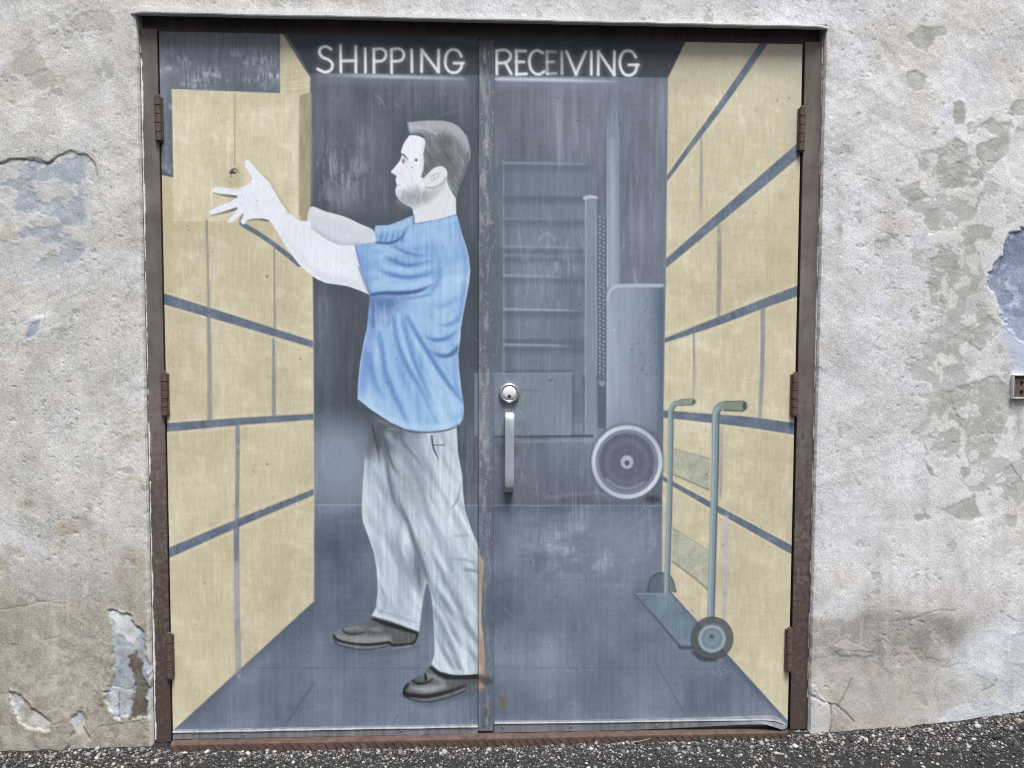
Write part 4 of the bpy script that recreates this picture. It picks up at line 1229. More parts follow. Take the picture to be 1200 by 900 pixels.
shoe([(504.7, 780.5), (496.5, 789), (483.7, 796), (475, 803), (471.8, 810), (473, 815), (481, 819), (502, 822.2), (526, 817), (544, 809), (562, 806), (562, 791), (545, 791.5), (530, 791), (515, 787)], 'front', [
    ([(483, 806), (500, 808), (520, 804)], [4, 8, 5], SHL, .7, 6),
    ([(496, 790), (508, 793), (520, 799)], [3, 6, 4], SHL, .5, 6),
    ([(504.6, 781), (512, 788), (526, 793), (562, 793)], [3, 4.5, 6, 8], SDK, [.95, .95, .9, .85], 3),
    ([(483, 797), (490, 801), (500, 800), (507, 796)], [2, 3, 2.5, 1.5], SDK, .85, 2),
    ([(498, 790), (499, 795), (498, 797)], [2.6, 3.4, 2], SDK, .9, 1.6),
    ([(476, 802), (472.5, 810), (480, 815), (500, 816), (525, 811), (545, 803)], [6, 6, 6, 5, 4, 3], SDK, [.95, .95, .95, .9, .85, .7], 3),
    ([(482, 818), (502, 820), (526, 814), (545, 807)], 2, rgb(124, 132, 140), .7, 1.8),
    ([(535, 800), (562, 799)], [5, 8], rgb(80, 86, 92), .7, 5)], True)
D.line([(473, 815.5), (482, 819.6), (502, 822.6), (526, 817.4), (546, 809)], 1.4, rgb(44, 48, 54), .85, 1.4)

# little scar on the lifted carton (old knob hole)
D.ell(275, 212, 9, 10, rgb(176, 165, 134), .55, 7)
D.ell(275, 211, 5, 6, rgb(196, 188, 166), .6, 3)
D.line([(270.5, 202.5), (272.5, 199), (276, 198), (280, 201)], [3.4, 2.6, 1.8, 1.2], rgb(58, 56, 52), [.95, .9, .7, .5], 1.6)
D.ell(274, 202.2, 3.6, 1.5, rgb(52, 50, 46), .9, 1.6)
D.ell(277, 201.5, 1.8, 1.0, rgb(150, 146, 130), .7, 1)
D.line([(273, 207), (277, 212), (274, 216)], 1.2, rgb(160, 152, 128), .5, 1.6)
D.ell(270.5, 206.5, .9, .9, rgb(60, 58, 54), .8, 1)
D.ell(313, 324, 1.2, 1.4, rgb(96, 84, 60), .8, 1.2)

# astragal strip: worn, chalky, with the painting carried across it
ast = (X > 560.8 - 0.6) & (X < 578.9) & isR
AST = np.zeros_like(X)
ai = slice(nl, nl + na + 1)
AST[:, ai] = 1.0
wear = sstep(.44, .72, fbm(X, Y, 7, 5, 4, 0.55, 3.0)) * AST
zone = np.interp(Y, [40, 100, 200, 330, 380, 450, 560, 640, 780, 858], [.35, .6, .75, .55, .5, .6, .65, .35, .25, .5])
edge = 1 - np.abs((X - 568) / 8.5)
D.C[:, ai] = D.C[:, ai] * 0.55 + np.where(Y[:, ai] < 91, .0, 1)[..., None] * rgb(88, 96, 106) * .45 + np.where(Y[:, ai] < 91, 1, 0.)[..., None] * rgb(84, 84, 92) * .45
kk = wear * zone * sstep(0.0, 0.35, edge)
D.C = D.C * (1 - kk[..., None]) + rgb(166, 166, 170) * kk[..., None]
spk = AST * (vn(X, Y, 1.6, 2.4, 9) > .80) * zone * .6
D.C = D.C * (1 - spk[..., None]) + rgb(190, 186, 184) * spk[..., None]
D.line([(574.5, 90), (575, 300), (575, 590)], 4, rgb(88, 98, 118), .35, 4, clip=AST)
D.line([(562, 60), (562, 850)], 1.4, rgb(132, 130, 132), .5, 1.6, clip=AST)
OR = [(560.5, 650), (563, 650), (566, 656), (567, 665), (565.2, 680), (564.4, 700), (564, 730), (566.5, 745), (568, 768), (568.4, 790), (567, 804), (560.5, 806)]
sl_, mk = D.poly(OR, rgb(190, 164, 145), .8, 1.8)
D.C[sl_] += (mk * (fbm(X[sl_], Y[sl_], 8, 4, 3, .5, 2) - .5) * .3)[..., None]
D.line([(561, 794), (572, 797), (577, 795)], [10, 8, 3], rgb(62, 62, 66), .75, 5, clip=AST)
D.line([(561, 798), (564, 806)], 5, rgb(176, 142, 116), .5, 4, clip=AST)
for x0, y0, r_ in ((570, 831, 1.6), (569.5, 836, 2), (566.5, 843.5, 1.8), (573, 839, 1.1), (574, 824, .9), (567, 850, 2)):
    D.ell(x0, y0, r_, r_ * 1.4, rgb(84, 82, 80), .8, 1.6)

kk = np.exp(-((X - 597) / 20.0) ** 2 - ((Y - 520) / 62.0) ** 2) * sstep(.35, .7, fbm(X, Y, 14, 3, 4)) * .38 * (X > 579)
D.C = D.C * (1 - kk[..., None]) + rgb(70, 76, 84) * kk[..., None]
for _ in range(30):
    x0, y0 = rng.normal(600, 12), rng.uniform(440, 590)
    if x0 < 580:
        continue
    D.line([(x0, y0), (x0 + rng.uniform(-5, 5), y0 + rng.uniform(3, 12))], .8, rgb(168, 176, 186), rng.uniform(.15, .5), .9)
# stray scratches, drips and specks everywhere
for _ in range(230):
    x0, y0 = rng.uniform(190, 935), rng.uniform(45, 845)
    c_ = D.C[tuple([np.argmin(np.abs(gz - P(x0, y0)[1])), np.argmin(np.abs(gx - P(x0, y0)[0]))])]
    if rng.random() < .55:
        D.ell(x0, y0, rng.uniform(.5, 1.3), rng.uniform(.5, 1.5), c_ * .62, rng.uniform(.4, .8), 1.1)
    else:
        D.ell(x0, y0, rng.uniform(.4, .9), rng.uniform(.4, .9), np.minimum(c_ * 1.3 + .12, .95), rng.uniform(.4, .9), 1.0)
for _ in range(60):
    x0, y0 = rng.uniform(370, 770), rng.uniform(95, 820)
    an = rng.uniform(0, math.pi)
    l_ = rng.uniform(6, 30)
    D.line([(x0, y0), (x0 + l_ * math.cos(an) * .4, y0 + l_ * abs(math.sin(an)))], .9, rgb(180, 188, 198), rng.uniform(.1, .35), 1.0)
vs = vn(X, Y, 1.1, 90, 11)
D.C += ((vs > .86) * .03)[..., None]
D.C += ((rng.random(X.shape, dtype=np.float32) - .5) * .028)[..., None]
LIN = (lin(D.C) * 0.9).astype(np.float32)

# ================================================================== DOORS
Z0 = ZB
left_door = thing('metal_door', 'left grey door leaf painted with a man in blue shirt lifting a carton', 'door', (XL0, 0, Z0))
right_door = thing('metal_door', 'right grey door leaf with lock, pull handle and painted hand truck', 'door', (XR1, 0, Z0))
ROOT = {'L': left_door, 'R': right_door}
LOC = {'L': np.array([XL0, 0, Z0]), 'R': np.array([XR1, 0, Z0])}

ncol = len(gx)
GV3 = np.stack([GX, np.zeros_like(GX), GZ], -1)
cellL = D.L[:-1, :-1].copy()
cellL[:, nl:nl + na] = -1                                  # the astragal has its own relief
# make sure no label leaks across the two leaves
for i, d in enumerate(LABELS):
    if d is None:
        continue
    wrong = (cellL == i)
    if d['leaf'] == 'L':
        wrong[:, :nl] = False
    else:
        wrong[:, nl + na:] = False
    if wrong.any():
        cellL[wrong] = lb_wall['R'] if d['leaf'] == 'L' else lb_wall['L']

def islands(mask):
    todo = set(zip(*[a_.tolist() for a_ in np.nonzero(mask)]))
    out_ = []
    while todo:
        st_ = [todo.pop()]
        comp = []
        while st_:
            a_, b_ = st_.pop()
            comp.append((a_, b_))
            for n_ in ((a_ + 1, b_), (a_ - 1, b_), (a_, b_ + 1), (a_, b_ - 1)):
                if n_ in todo:
                    todo.remove(n_)
                    st_.append(n_)
        out_.append(comp)
    return sorted(out_, key=len, reverse=True)
for i in range(1, len(LABELS)):
    d = LABELS[i]
    if d['part'] != 'painted_carton':
        continue
    for comp in islands(cellL == i)[1:]:
        rr_, cc_ = np.array(comp).T
        cellL[rr_, cc_] = lab(d['leaf'], 'painted_carton', None, None, 'isl%d' % len(LABELS)) if len(comp) > 250 else lb_wall[d['leaf']]

def cells_mesh(name, cells, off, yoff=0.0):
    r_, c_ = np.nonzero(cells)
    a = r_ * ncol + c_
    q = np.stack([a, a + ncol, a + ncol + 1, a + 1], -1)
    u, inv = np.unique(q, return_inverse=True)
    V = GV3.reshape(-1, 3)[u] - off
    V[:, 1] += yoff
    return raw_mesh(name, V, inv.reshape(q.shape), LIN.reshape(-1, 3)[u])

PARENTS = {}
PARTLAB = {'machine': ('painted_machine', 'pale ghostly machine with chain, tank and spoked wheel painted on the far wall'),
           'truck': ('painted_hand_truck', 'grey green two wheeled hand truck painted against the cartons'),
           'man': ('painted_person', 'man in blue t-shirt, pale trousers and dark shoes reaching up with both hands')}
# bodies of the grouped motifs: the label without a sub-part, or an Empty
order = sorted([i for i in range(1, len(LABELS)) if (cellL == i).any()], key=lambda i: LABELS[i]['sub'] is not None)
for i in order:
    d = LABELS[i]
    off = LOC[d['leaf']]
    root = ROOT[d['leaf']]
    if d['sub'] is None:
        o = link(d['part'], cells_mesh(d['part'], cellL == i, off), M_PAINT, root)
        if d['key']:
            PARENTS[d['key']] = o
    else:
        if d['key'] not in PARENTS:
            pe = bpy.data.objects.new(d['part'], None)
            COL.objects.link(pe)
            pe.parent = root
            pe['label'] = PARTLAB[d['key']][1]
            PARENTS[d['key']] = pe
        o = link(d['sub'], cells_mesh(d['sub'], cellL == i, off), M_PAINT, PARENTS[d['key']])
    if d['label']:
        o['label'] = d['label']

# slabs behind the painted faces
for s_, x0, x1 in (('L', XL0, XA0), ('R', XA0 + 0.004, XR1)):
    bm = bmesh.new()
    box_bm(bm, x0, x1, 0.0015, 0.044, ZB, ZT)
    bm_obj('door_slab', bm, M_SLAB, ROOT[s_], LOC[s_])
# astragal: a flat bar screwed over the joint, painted face plus its returns
cm = np.zeros_like(cellL, bool)
cm[4:-4, nl:nl + na] = True
r_, c_ = np.nonzero(cm)
a = r_ * ncol + c_
q = np.stack([a, a + ncol, a + ncol + 1, a + 1], -1)
u, inv = np.unique(q, return_inverse=True)
V = GV3.reshape(-1, 3)[u] - LOC['R']
yo = -0.0075 + 0.0012 * (np.abs(V[:, 0] + LOC['R'][0] - (XA0 + XA1) / 2) > (XA1 - XA0) / 2 - 0.001)
V[:, 1] += yo
CA = LIN.reshape(-1, 3)[u]
Fq = inv.reshape(q.shape)
rows_u, cols_u = u // ncol, u % ncol
ex, ef, ec = [], [], []
n0 = len(V)
for cc, flip in ((nl, False), (nl + na, True)):
    idx = np.nonzero(cols_u == cc)[0]
    idx = idx[np.argsort(rows_u[idx])]
    bk = V[idx].copy()
    bk[:, 1] = 0.0012
    base_i = n0 + sum(len(e) for e in ex)
    ex.append(bk)
    ec.append(CA[idx])
    j = np.arange(len(idx) - 1)
    ef.append(np.stack([idx[j], base_i + j, base_i + j + 1, idx[j + 1]], -1) if not flip else np.stack([idx[j], idx[j + 1], base_i + j + 1, base_i + j], -1))
V = np.concatenate([V] + ex)
CA = np.concatenate([CA] + ec)
Fq = np.concatenate([Fq] + ef)
astr = link('astragal', raw_mesh('astragal', V, Fq, CA), M_PAINT, right_door)
astr['label'] = 'worn grey cover strip down the joint of the two leaves with an orange bare streak'

# kick strips along the foot of each leaf
def strip(s_, pts_top, pts_bot, screws, droop=None, y0=-0.009):
    """pts: photo points along top and bottom edge"""
    n = len(pts_top)
    bm = bmesh.new()
    L_ = []
    for k in range(n):
        (ax, az), (bx, bz) = P(*pts_top[k], y0), P(*pts_bot[k], y0)
        dy = droop[k] if droop else 0
        lip = 0.0035
        L_.append([bm.verts.new(v) for v in ((ax, 0.001, az + 0.001), (ax, y0 + dy - 0.002, az + 0.0006), (ax, y0 + dy - 0.003, az - lip), (ax, y0 + dy, az - lip - 0.001), (bx, y0 + dy * 1.4, bz), (bx, 0.001, bz))])
    for k in range(n - 1):
        for j in range(5):
            bm.faces.new((L_[k][j], L_[k + 1][j], L_[k + 1][j + 1], L_[k][j + 1]))
    bm.faces.new(L_[0])
    bm.faces.new(list(reversed(L_[-1])))
    bmesh.ops.recalc_face_normals(bm, faces=bm.faces)
    o = bm_obj('door_sweep', bm, M_SWEEP, ROOT[s_], LOC[s_])
    o.data.materials.append(M_BARE)
    for p in o.data.polygons:
        zc = [o.data.vertices[v].co.z for v in p.vertices]
        if p.index % 5 == 1:
            p.material_index = 1
    for sx_, sy_, r_ in screws:
        x, z = P(sx_, sy_, y0)
        bm = bmesh.new()
        lathe_bm(bm, [(0.0005, y0 - 0.0026), (r_ * .7, y0 - 0.0024), (r_, y0 - 0.0012), (r_, y0 + 0.001)], 12, 'y', (x, 0, z))
        bm_obj('screw', bm, M_SCREW, o, LOC[s_], True)
    return o

tl_ = [(202.5 + k * (560 - 202.5) / 16, 857 - k * 6.6 / 16 + random.uniform(-.3, .3)) for k in range(17)]
bl_ = [(202.5 + k * (560 - 202.5) / 16, 866.3 - k * 6.6 / 16) for k in range(17)]
strip('L', tl_, bl_, [(226, 859.5, .0028), (286, 861, .0030), (307, 856.8, .0034), (391, 856.5, .0026), (470, 856, .0028), (553, 853.5, .0034)])
tr_ = [(579.5, 846.5), (620, 846), (680, 845.4), (730, 844.6), (780, 843.6), (820, 842.6), (850, 841.8), (876, 840.8), (895, 839.8), (905, 840.2), (913, 842.4), (919, 846)]
br_ = [(579.5, 858.6), (620, 857.8), (680, 856.8), (730, 855.6), (780, 853.6), (820, 851.0), (850, 848.6), (876, 846.6), (895, 845.4), (905, 848.0), (913, 850.6), (919, 849)]
strip('R', tr_, br_, [(589.5, 852, .0030), (669, 851.3, .0032), (748, 850.3, .0028), (769, 850.6, .0042), (829, 846.4, .0026)],
      [0, 0, 0, 0, -.001, -.003, -.006, -.010, -.015, -.018, -.019, -.016])
bm = bmesh.new()                                           # torn end of the right sweep, curled out
x0, z0 = P(905, 847, -.03)
vv = [bm.verts.new(v) for v in ((x0, -.028, z0 + .002), (x0 + .012, -.031, z0 - .006), (x0 + .026, -.026, z0 - .009), (x0 + .036, -.022, z0 - .003), (x0 + .030, -.018, z0 + .004), (x0 + .014, -.02, z0 + .003))]
ct = bm.verts.new((x0 + .019, -.021, z0 - .002))
for k in range(6):
    bm.faces.new((vv[k], vv[(k + 1) % 6], ct))
bmesh.ops.solidify(bm, geom=bm.faces[:], thickness=.0012)
bm_obj('torn_strip_end', bm, M_BARE, right_door, LOC['R'])

# hinges: knuckle barrels with leaves
def hinge(s_, px, y0, y1):
    x, zt = P(px, y0, -.01)
    _, zb = P(px, y1, -.01)
    bm = bmesh.new()
    nk = 5
    h = (zt - zb) / nk
    for k in range(nk):
        za, zc = zb + k * h + .0006, zb + (k + 1) * h - .0006
        r = .0088 if k % 2 == 0 else .0083
        lathe_bm(bm, [(.001, za), (r, za + .0005), (r, zc - .0005), (.001, zc)], 16, 'z', (x, -.010, 0))
    lathe_bm(bm, [(.001, zt), (.0065, zt + .0008), (.0055, zt + .005), (.001, zt + .0065)], 12, 'z', (x, -.010, 0))
    lathe_bm(bm, [(.001, zb - .006), (.0055, zb - .0045), (.0065, zb - .0008), (.001, zb)], 12, 'z', (x, -.010, 0))
    box_bm(bm, x - .011, x + .011, -.007, -.001, zb + .002, zt - .002)
    bm_obj('hinge', bm, M_HINGE, ROOT[s_], LOC[s_], False)
for y0, y1, px in ((113, 165, 185), (437, 487, 192.3), (743, 795, 198.3)):
    hinge('L', px, y0, y1)
for y0, y1, px in ((126, 177, 940.5), (438, 487, 932), (737, 786, 925.3)):
    hinge('R', px, y0, y1)

# lock
lx, lz = P(597, 460.8, -.012)
lock = bpy.data.objects.new('door_lock', None)
COL.objects.link(lock)
lock.parent = right_door
lock['label'] = 'round chrome deadbolt lock above the pull handle'
bm = bmesh.new()
lathe_bm(bm, [(.0185, .001), (.0295, .001), (.030, -.004), (.0285, -.010), (.0255, -.0125), (.0225, -.0125), (.0215, -.009), (.0205, -.006)], 40, 'y', (lx, 0, lz))
bm_obj('collar', bm, M_CHROME, lock, LOC['R'], True)
bm = bmesh.new()
lathe_bm(bm, [(.0206, -.004), (.0206, -.0105), (.0195, -.012), (.010, -.0135), (.004, -.0138)], 40, 'y', (lx, 0, lz))
bm_obj('cylinder_face', bm, M_NICKEL, lock, LOC['R'], True)
bm = bmesh.new()
lathe_bm(bm, [(.0005, -.0150), (.0050, -.0150), (.0058, -.0142), (.0058, -.012)], 20, 'y', (lx, 0, lz - .008))
bm_obj('key_plug', bm, M_SCREW, lock, LOC['R'], True)
bm = bmesh.new()
box_bm(bm, lx - .0008, lx + .0008, -.0156, -.0148, lz - .0118, lz - .004)
bm_obj('key_slot', bm, M_DARK, lock, LOC['R'])

# pull handle: flat bar standing off the door, mounted at the head and foot
hx, hzt = P(597.3, 484, -.034)
_, hzb = P(597.3, 579, -.034)
bm = bmesh.new()
hw = .0135
prof = [(0.0, hzt), (-.022, hzt + .0005), (-.031, hzt - .006), (-.035, hzt - .022), (-.036, hzt - .06), (-.036, hzb + .05), (-.0345, hzb + .024), (-.028, hzb + .009), (-.017, hzb + .001), (0.0, hzb)]
th = .0055
Lr = []
for k, (y_, z_) in enumerate(prof):
    p0 = Vector(prof[max(k - 1, 0)])
    p1 = Vector(prof[min(k + 1, len(prof) - 1)])
    t = (p1 - p0).normalized()
    nrm = Vector((t.y, -t.x))
    if nrm.x > 0 and k not in (0, len(prof) - 1):
        pass
    i_ = Vector((y_, z_)) - nrm * th * (1 if True else -1)
    w_ = hw if 1 < k < 8 else hw * .95
    Lr.append([bm.verts.new((hx - w_, y_, z_)), bm.verts.new((hx + w_, y_, z_)), bm.verts.new((hx + w_, i_.x, i_.y)), bm.verts.new((hx - w_, i_.x, i_.y))])
for a_, b_ in zip(Lr[:-1], Lr[1:]):
    for j in range(4):
        bm.faces.new((a_[j], b_[j], b_[(j + 1) % 4], a_[(j + 1) % 4]))
bm.faces.new(Lr[0])
bm.faces.new(list(reversed(Lr[-1])))
bmesh.ops.recalc_face_normals(bm, faces=bm.faces)
es = [e for e in bm.edges if len(e.link_faces) == 2 and e.calc_face_angle(0) > .9]
bmesh.ops.bevel(bm, geom=es, offset=.0036, segments=3, affect='EDGES', profile=.5)
ph = bm_obj('pull_handle', bm, M_STEEL, right_door, LOC['R'], True)
ph['label'] = 'vertical brushed steel pull handle below the round lock'

# ================================================================== FRAME
YF = -0.006                                                # frame face
fxl0 = P(163.5, 60, YF)[0]
fxl1 = P(184.2, 60, YF)[0]
fxr0 = P(943.6, 60, YF)[0]
fxr1 = P(964.5, 60, YF)[0]
fzt = P(560, 26.5, YF)[1]
fzt_in = P(560, 41, YF)[1]
fzb = P(190, 870, YF)[1]
frame = thing('door_frame', 'dark brown steel door frame with rust at its feet around the double door', 'door frame', ((fxl0 + fxr1) / 2, YF, fzb))
FO = ((fxl0 + fxr1) / 2, YF, fzb)
for nm, a0, a1, st0, st1 in (('jamb', fxl0, fxl1, fxl1, XL0 + .014), ('jamb', fxr0, fxr1, XR1 - .014, fxr0)):
    bm = bmesh.new()
    box_bm(bm, a0, a1, YF, .09, fzb, fzt_in, .0015)
    box_bm(bm, st0, st1, .047, .09, fzb, fzt_in - .001)
    bm_obj(nm, bm, M_FRAME, frame, FO)
bm = bmesh.new()
box_bm(bm, fxl0, fxr1, .026, .09, fzt_in + .0008, fzt + .15, .0015)
box_bm(bm, fxl1 + .016, fxr0 - .016, .047, .09, ZT - .014, fzt_in)
bm_obj('frame_head', bm, M_FRAME, frame, FO)
# rusty sill plate with its raised diagonal ribs
YS = -.040
sx0, szt = P(199.5, 867.5, YS)
sx1 = P(924, 856, YS)[0]
szb = P(560, 869.5, YS)[1] - .022
szt = P(560, 860.6, -.02)[1] - .001
bm = bmesh.new()
box_bm(bm, sx0, sx1, YS, .09, szb, szt - .002, .003)
nrib = 74
for k in range(nrib):
    x = sx0 + .012 + (sx1 - sx0 - .03) * k / (nrib - 1)
    z_ = szb + (szt - szb) * .5
    r_ = bmesh.ops.create_cube(bm, size=1.0)
    for v in r_['verts']:
        u_ = v.co.x
        v.co = Vector((x + u_ * .006 - v.co.z * .016, YS - .0006 + v.co.y * .0032, z_ + v.co.z * (szt - szb) * .62))
bm_obj('sill', bm, M_SILL, frame, FO)['label'] = 'rust brown ribbed steel sill under the doors'
# darkness behind the gaps
bm = bmesh.new()
box_bm(bm, fxl1 - .03, fxr0 + .03, .092, .1, szb, fzt + .06)
bm_obj('backing', bm, M_DARK, frame, FO)
bm = bmesh.new()                                           # near-black boxes added to keep light out of the slot above the frame
box_bm(bm, fxl0 - .02, fxr1 + .02, -.024, .089, fzt + .151, fzt + .165)
box_bm(bm, fxl0 - .03, fxl0 - .012, -.024, .089, fzt - .03, fzt + .150)
box_bm(bm, fxr1 + .012, fxr1 + .03, -.024, .089, fzt - .03, fzt + .150)
bm_obj('slot_light_block', bm, M_DARK, frame, FO)
# rubble footing under each jamb
for a0, a1 in ((fxl0 - .001, P(199.5, 867.5, -.04)[0] - .001), (P(924, 856, -.04)[0] + .001, fxr1 + .001)):
    bm = bmesh.new()
    box_bm(bm, a0, a1, YF - .008, .05, fzb - .07, fzb - .002, .004)
    bmesh.ops.subdivide_edges(bm, edges=bm.edges[:], cuts=3, use_grid_fill=True)
    for v in bm.verts:
        v.co += Vector((0, random.uniform(-.004, .003), random.uniform(-.004, .001)))
    bm_obj('footing', bm, M_FOOT, frame, FO)
# ragged filler where plaster meets the frame
def caulk(xc, seed, y, zr, segs, wmax):
    bm = bmesh.new()
    n = 300
    r2 = np.random.default_rng(seed)
    zs = np.linspace(zr[0], zr[1], n)
    w_ = fbm(zs * 1000, zs * 0 + seed, 40, seed, 4)
    w2 = fbm(zs * 1000, zs * 0 + seed + 9.5, 9, seed + 2, 3)
    pre = None
    for k in range(n):
        on = np.interp(zs[k], segs[0], segs[1])
        wd = (w_[k] - .62 + on * .5) * wmax * 2.4 + (w2[k] - .5) * wmax * .8
        if wd < .0006:
            pre = None
            continue
        wd = min(wd, wmax * 1.5)
        c0 = xc - wd * .35
        cur = [bm.verts.new((c0, y + .004, zs[k])), bm.verts.new((c0 + wd * .3, y - .0022 - .001 * w2[k], zs[k])), bm.verts.new((c0 + wd * .75, y - .0018, zs[k])), bm.verts.new((c0 + wd, y + .004, zs[k]))]
        if pre:
            for j in range(3):
                bm.faces.new((pre[j], pre[j + 1], cur[j + 1], cur[j]))
        pre = cur
    bmesh.ops.recalc_face_normals(bm, faces=bm.faces)
    return bm
fb1 = bm_obj('filler_bead', caulk(fxl0 + .004, 3, YF - .001, (fzb + .01, fzt_in), ([0, .35, .9, 1.45, 1.6, 1.95, 2.0], [.95, .9, .5, .55, .95, .95, 0]), .0065), M_CAULK, frame, FO)
fb2 = bm_obj('filler_bead', caulk(fxr1 - .003, 5, YF - .001, (fzb + .10, fzt_in + .01), ([0, .6, .9, 1.05, 1.5, 2.0], [.25, .45, .6, .7, .6, .75]), .0055), M_CAULK, frame, FO)

fb1['kind'] = fb2['kind'] = 'stuff'

# ================================================================== WALL
YW = -0.027
xo0, xo1 = fxl0 - .001, fxr1 + .002
zo1 = P(560, 22.5, YW)[1] + .004
zg = -.16
st = .00285
def lines(lo, a, b, hi, step):
    mid = np.arange(a, b, step)
    out_l, out_r = [], []
    x, s_ = a, step
    while x > lo:
        s_ *= 1.35
        x -= s_
        out_l.append(max(x, lo))
    x, s_ = mid[-1], step
    while x < hi:
        s_ *= 1.35
        x += s_
        out_r.append(min(x, hi))
    return np.array(out_l[::-1] + list(mid) + out_r)
wxs = lines(-6.5, P(-30, 450, YW)[0], P(1230, 450, YW)[0], 6.5, st)
wzs = lines(-.35, zg, P(600, -25, YW)[1], 4.6, st)
def snap(arr, v):
    i = np.argmin(np.abs(arr - v))
    arr[i] = v
    return i
i0, i1, jt = snap(wxs, xo0), snap(wxs, xo1), snap(wzs, zo1)
WX, WZ = np.meshgrid(wxs, wzs[::-1])
jt = len(wzs) - 1 - jt                                     # row of the opening's top
wpx, wpy = proj(WX, np.full_like(WX, YW), WZ)
K = Canvas(wpx, wpy)
X, Y = K.X, K.Y
cs = fbm(X, Y, 150, 3, 4) - .5
cm_ = fbm(X, Y, 38, 6, 5) - .5
cf = fbm(X, Y, 8, 9, 4) - .5
gr = (rng.random(X.shape, dtype=np.float32) - .5)
kx = sstep(150, 950, X)[..., None]
K.C[:] = rgb(206, 205, 202) * (1 - kx) + rgb(212, 212, 214) * kx
def tint(mask, col, a=1.0):
    kq = np.clip(mask, 0, 1)[..., None] * a
    K.C = K.C * (1 - kq) + col * kq
warm = sstep(.02, .16, fbm(X, Y, 70, 12, 4) - .5)
tint(warm, rgb(198, 195, 189), .55)
cool = sstep(.03, .18, fbm(X, Y, 60, 14, 4) - .5)
tint(cool, rgb(213, 216, 224), .55)
# damp lower courses
lowL = sstep(585, 745, Y + 90 * cs + 90 * cm_) * (X < 400)
tint(lowL, rgb(166, 160, 149), .95)
tint(sstep(.02, .14, fbm(X, Y, 30, 11, 5) - .5) * sstep(660, 760, Y) * (X < 400), rgb(152, 146, 132), .5)
midL = sstep(.0, .14, fbm(X, Y, 45, 5, 4, 1.4, .9) - .5) * sstep(430, 560, Y) * sstep(760, 660, Y) * (X < 400)
tint(midL, rgb(176, 168, 154), .7)
lowR = sstep(675, 735, Y + 40 * cs + 50 * cm_ - 30 * sstep(1040, 960, X)) * (X > 400) * sstep(1190, 1120, X + .55 * (Y - 760) + 40 * cm_)
stk = .55 + .9 * (fbm(X, Y, 26, 13, 5, .8, 1.5) - .3)
tint(lowR * np.clip(stk, .2, 1), rgb(166, 161, 153), .95)
lowR2 = np.exp(-((X - 1055) / 95.0) ** 4 - ((Y - 748) / 32.0) ** 4)
tint(sstep(.25, .7, lowR2 + cm_ * 1.2) * np.clip(stk, .2, 1), rgb(140, 137, 132), .85)
pl = sstep(770, 850, Y) * sstep(1110, 1000, X) * (X > 500)
tint(pl * .8 * np.clip(stk, 0, 1), rgb(180, 175, 167), .7)
tint(sstep(.56, .66, fbm(X, Y, 24, 9, 5)) * sstep(725, 765, Y) * sstep(870, 800, Y) * (X > 500) * sstep(1150, 1090, X), rgb(196, 190, 181), .6)
tint(sstep(.57, .68, fbm(X, Y, 20, 6, 5)) * sstep(660, 740, Y) * (X < 400), rgb(190, 184, 174), .5)
brR = sstep(1085, 1140, X + .5 * (Y - 780) + 50 * cm_) * sstep(690, 760, Y)
tint(brR, rgb(206, 212, 220), .8)
c2 = fbm(X, Y, 17, 8, 4) - .5
drip = (vn(X, Y, 7, 160, 6) - .5) * sstep(300, 700, Y)
K.C += (cs * .10 + cm_ * .13 + c2 * .09 + cf * .08 + gr * .13 + drip * .05)[..., None]
pit = sstep(.70, .80, fbm(X, Y, 5.5, 2, 3)) * sstep(.45, .6, fbm(X, Y, 60, 7, 3))
K.C -= (pit * .06)[..., None]
H = K.H   # relief towards the viewer, metres
H += (.0026 * cs + .0018 * cm_ + .0007 * cf + .0004 * gr).astype(np.float32)
H -= (pit * .0012).astype(np.float32)

def jag(x, y, amp, s, seed):
    return (fbm(x, y, s, seed, 3) - .5) * 2 * amp
def spall(pts, col, depth, amp=5, s=10, seed=1, a=1.0, soft=1.3, texamp=.10, rim=True):
    """a patch where the plaster skin has come away"""
    sl_, d = K.sdf(pts, 14 + amp)
    if sl_ is None:
        return None
    x, y = X[sl_], Y[sl_]
    d = d + jag(x, y, amp, s, seed)
    mk = np.clip(.5 - d / soft, 0, 1)
    cc = col + ((fbm(x, y, 14, seed + 2, 4) - .5) * texamp * 1.6 + (rng.random(x.shape, dtype=np.float32) - .5) * .06)[..., None]
    K.mix(sl_, mk * a, cc)
    H[sl_] -= (depth * np.clip(.5 - d / 2.2, 0, 1)).astype(np.float32)
    if rim:
        H[sl_] += (.0010 * np.exp(-((d - 2.5) / 2.5) ** 2)).astype(np.float32)
    return sl_, mk
def crack(pts, w=1.6, depth=.003, a=.7, col=rgb(98, 94, 90)):
    depth, a, w = depth * .5, a * .8, w * .85
    p = smooth_pts(pts, False, 5)
    p = p + np.column_stack([fbm(p[:, 0], p[:, 1], 8, 3, 2) - .5, fbm(p[:, 0], p[:, 1], 8, 5, 2) - .5]) * 5
    sl_, mk = K.line(p, w, col, a, 1.4, smooth=False)
    if sl_ is not None:
        H[sl_] -= (mk / max(a, .01) * depth).astype(np.float32)

GREY = rgb(178, 179, 176)
# upper left: darker skim coats
for pts, c_ in (([(78, 30), (95, 14), (118, 8), (132, 20), (138, 42), (118, 44), (100, 34), (84, 40)], rgb(184, 180, 172)),
                ([(12, 84), (26, 62), (38, 48), (48, 60), (52, 82), (40, 90), (20, 88)], rgb(184, 181, 174)),
                ([(30, 90), (60, 84), (70, 100), (45, 112)], rgb(188, 185, 178))):
    spall(pts, c_, .0008, 7, 14, 3, .75, 5, .06, False)
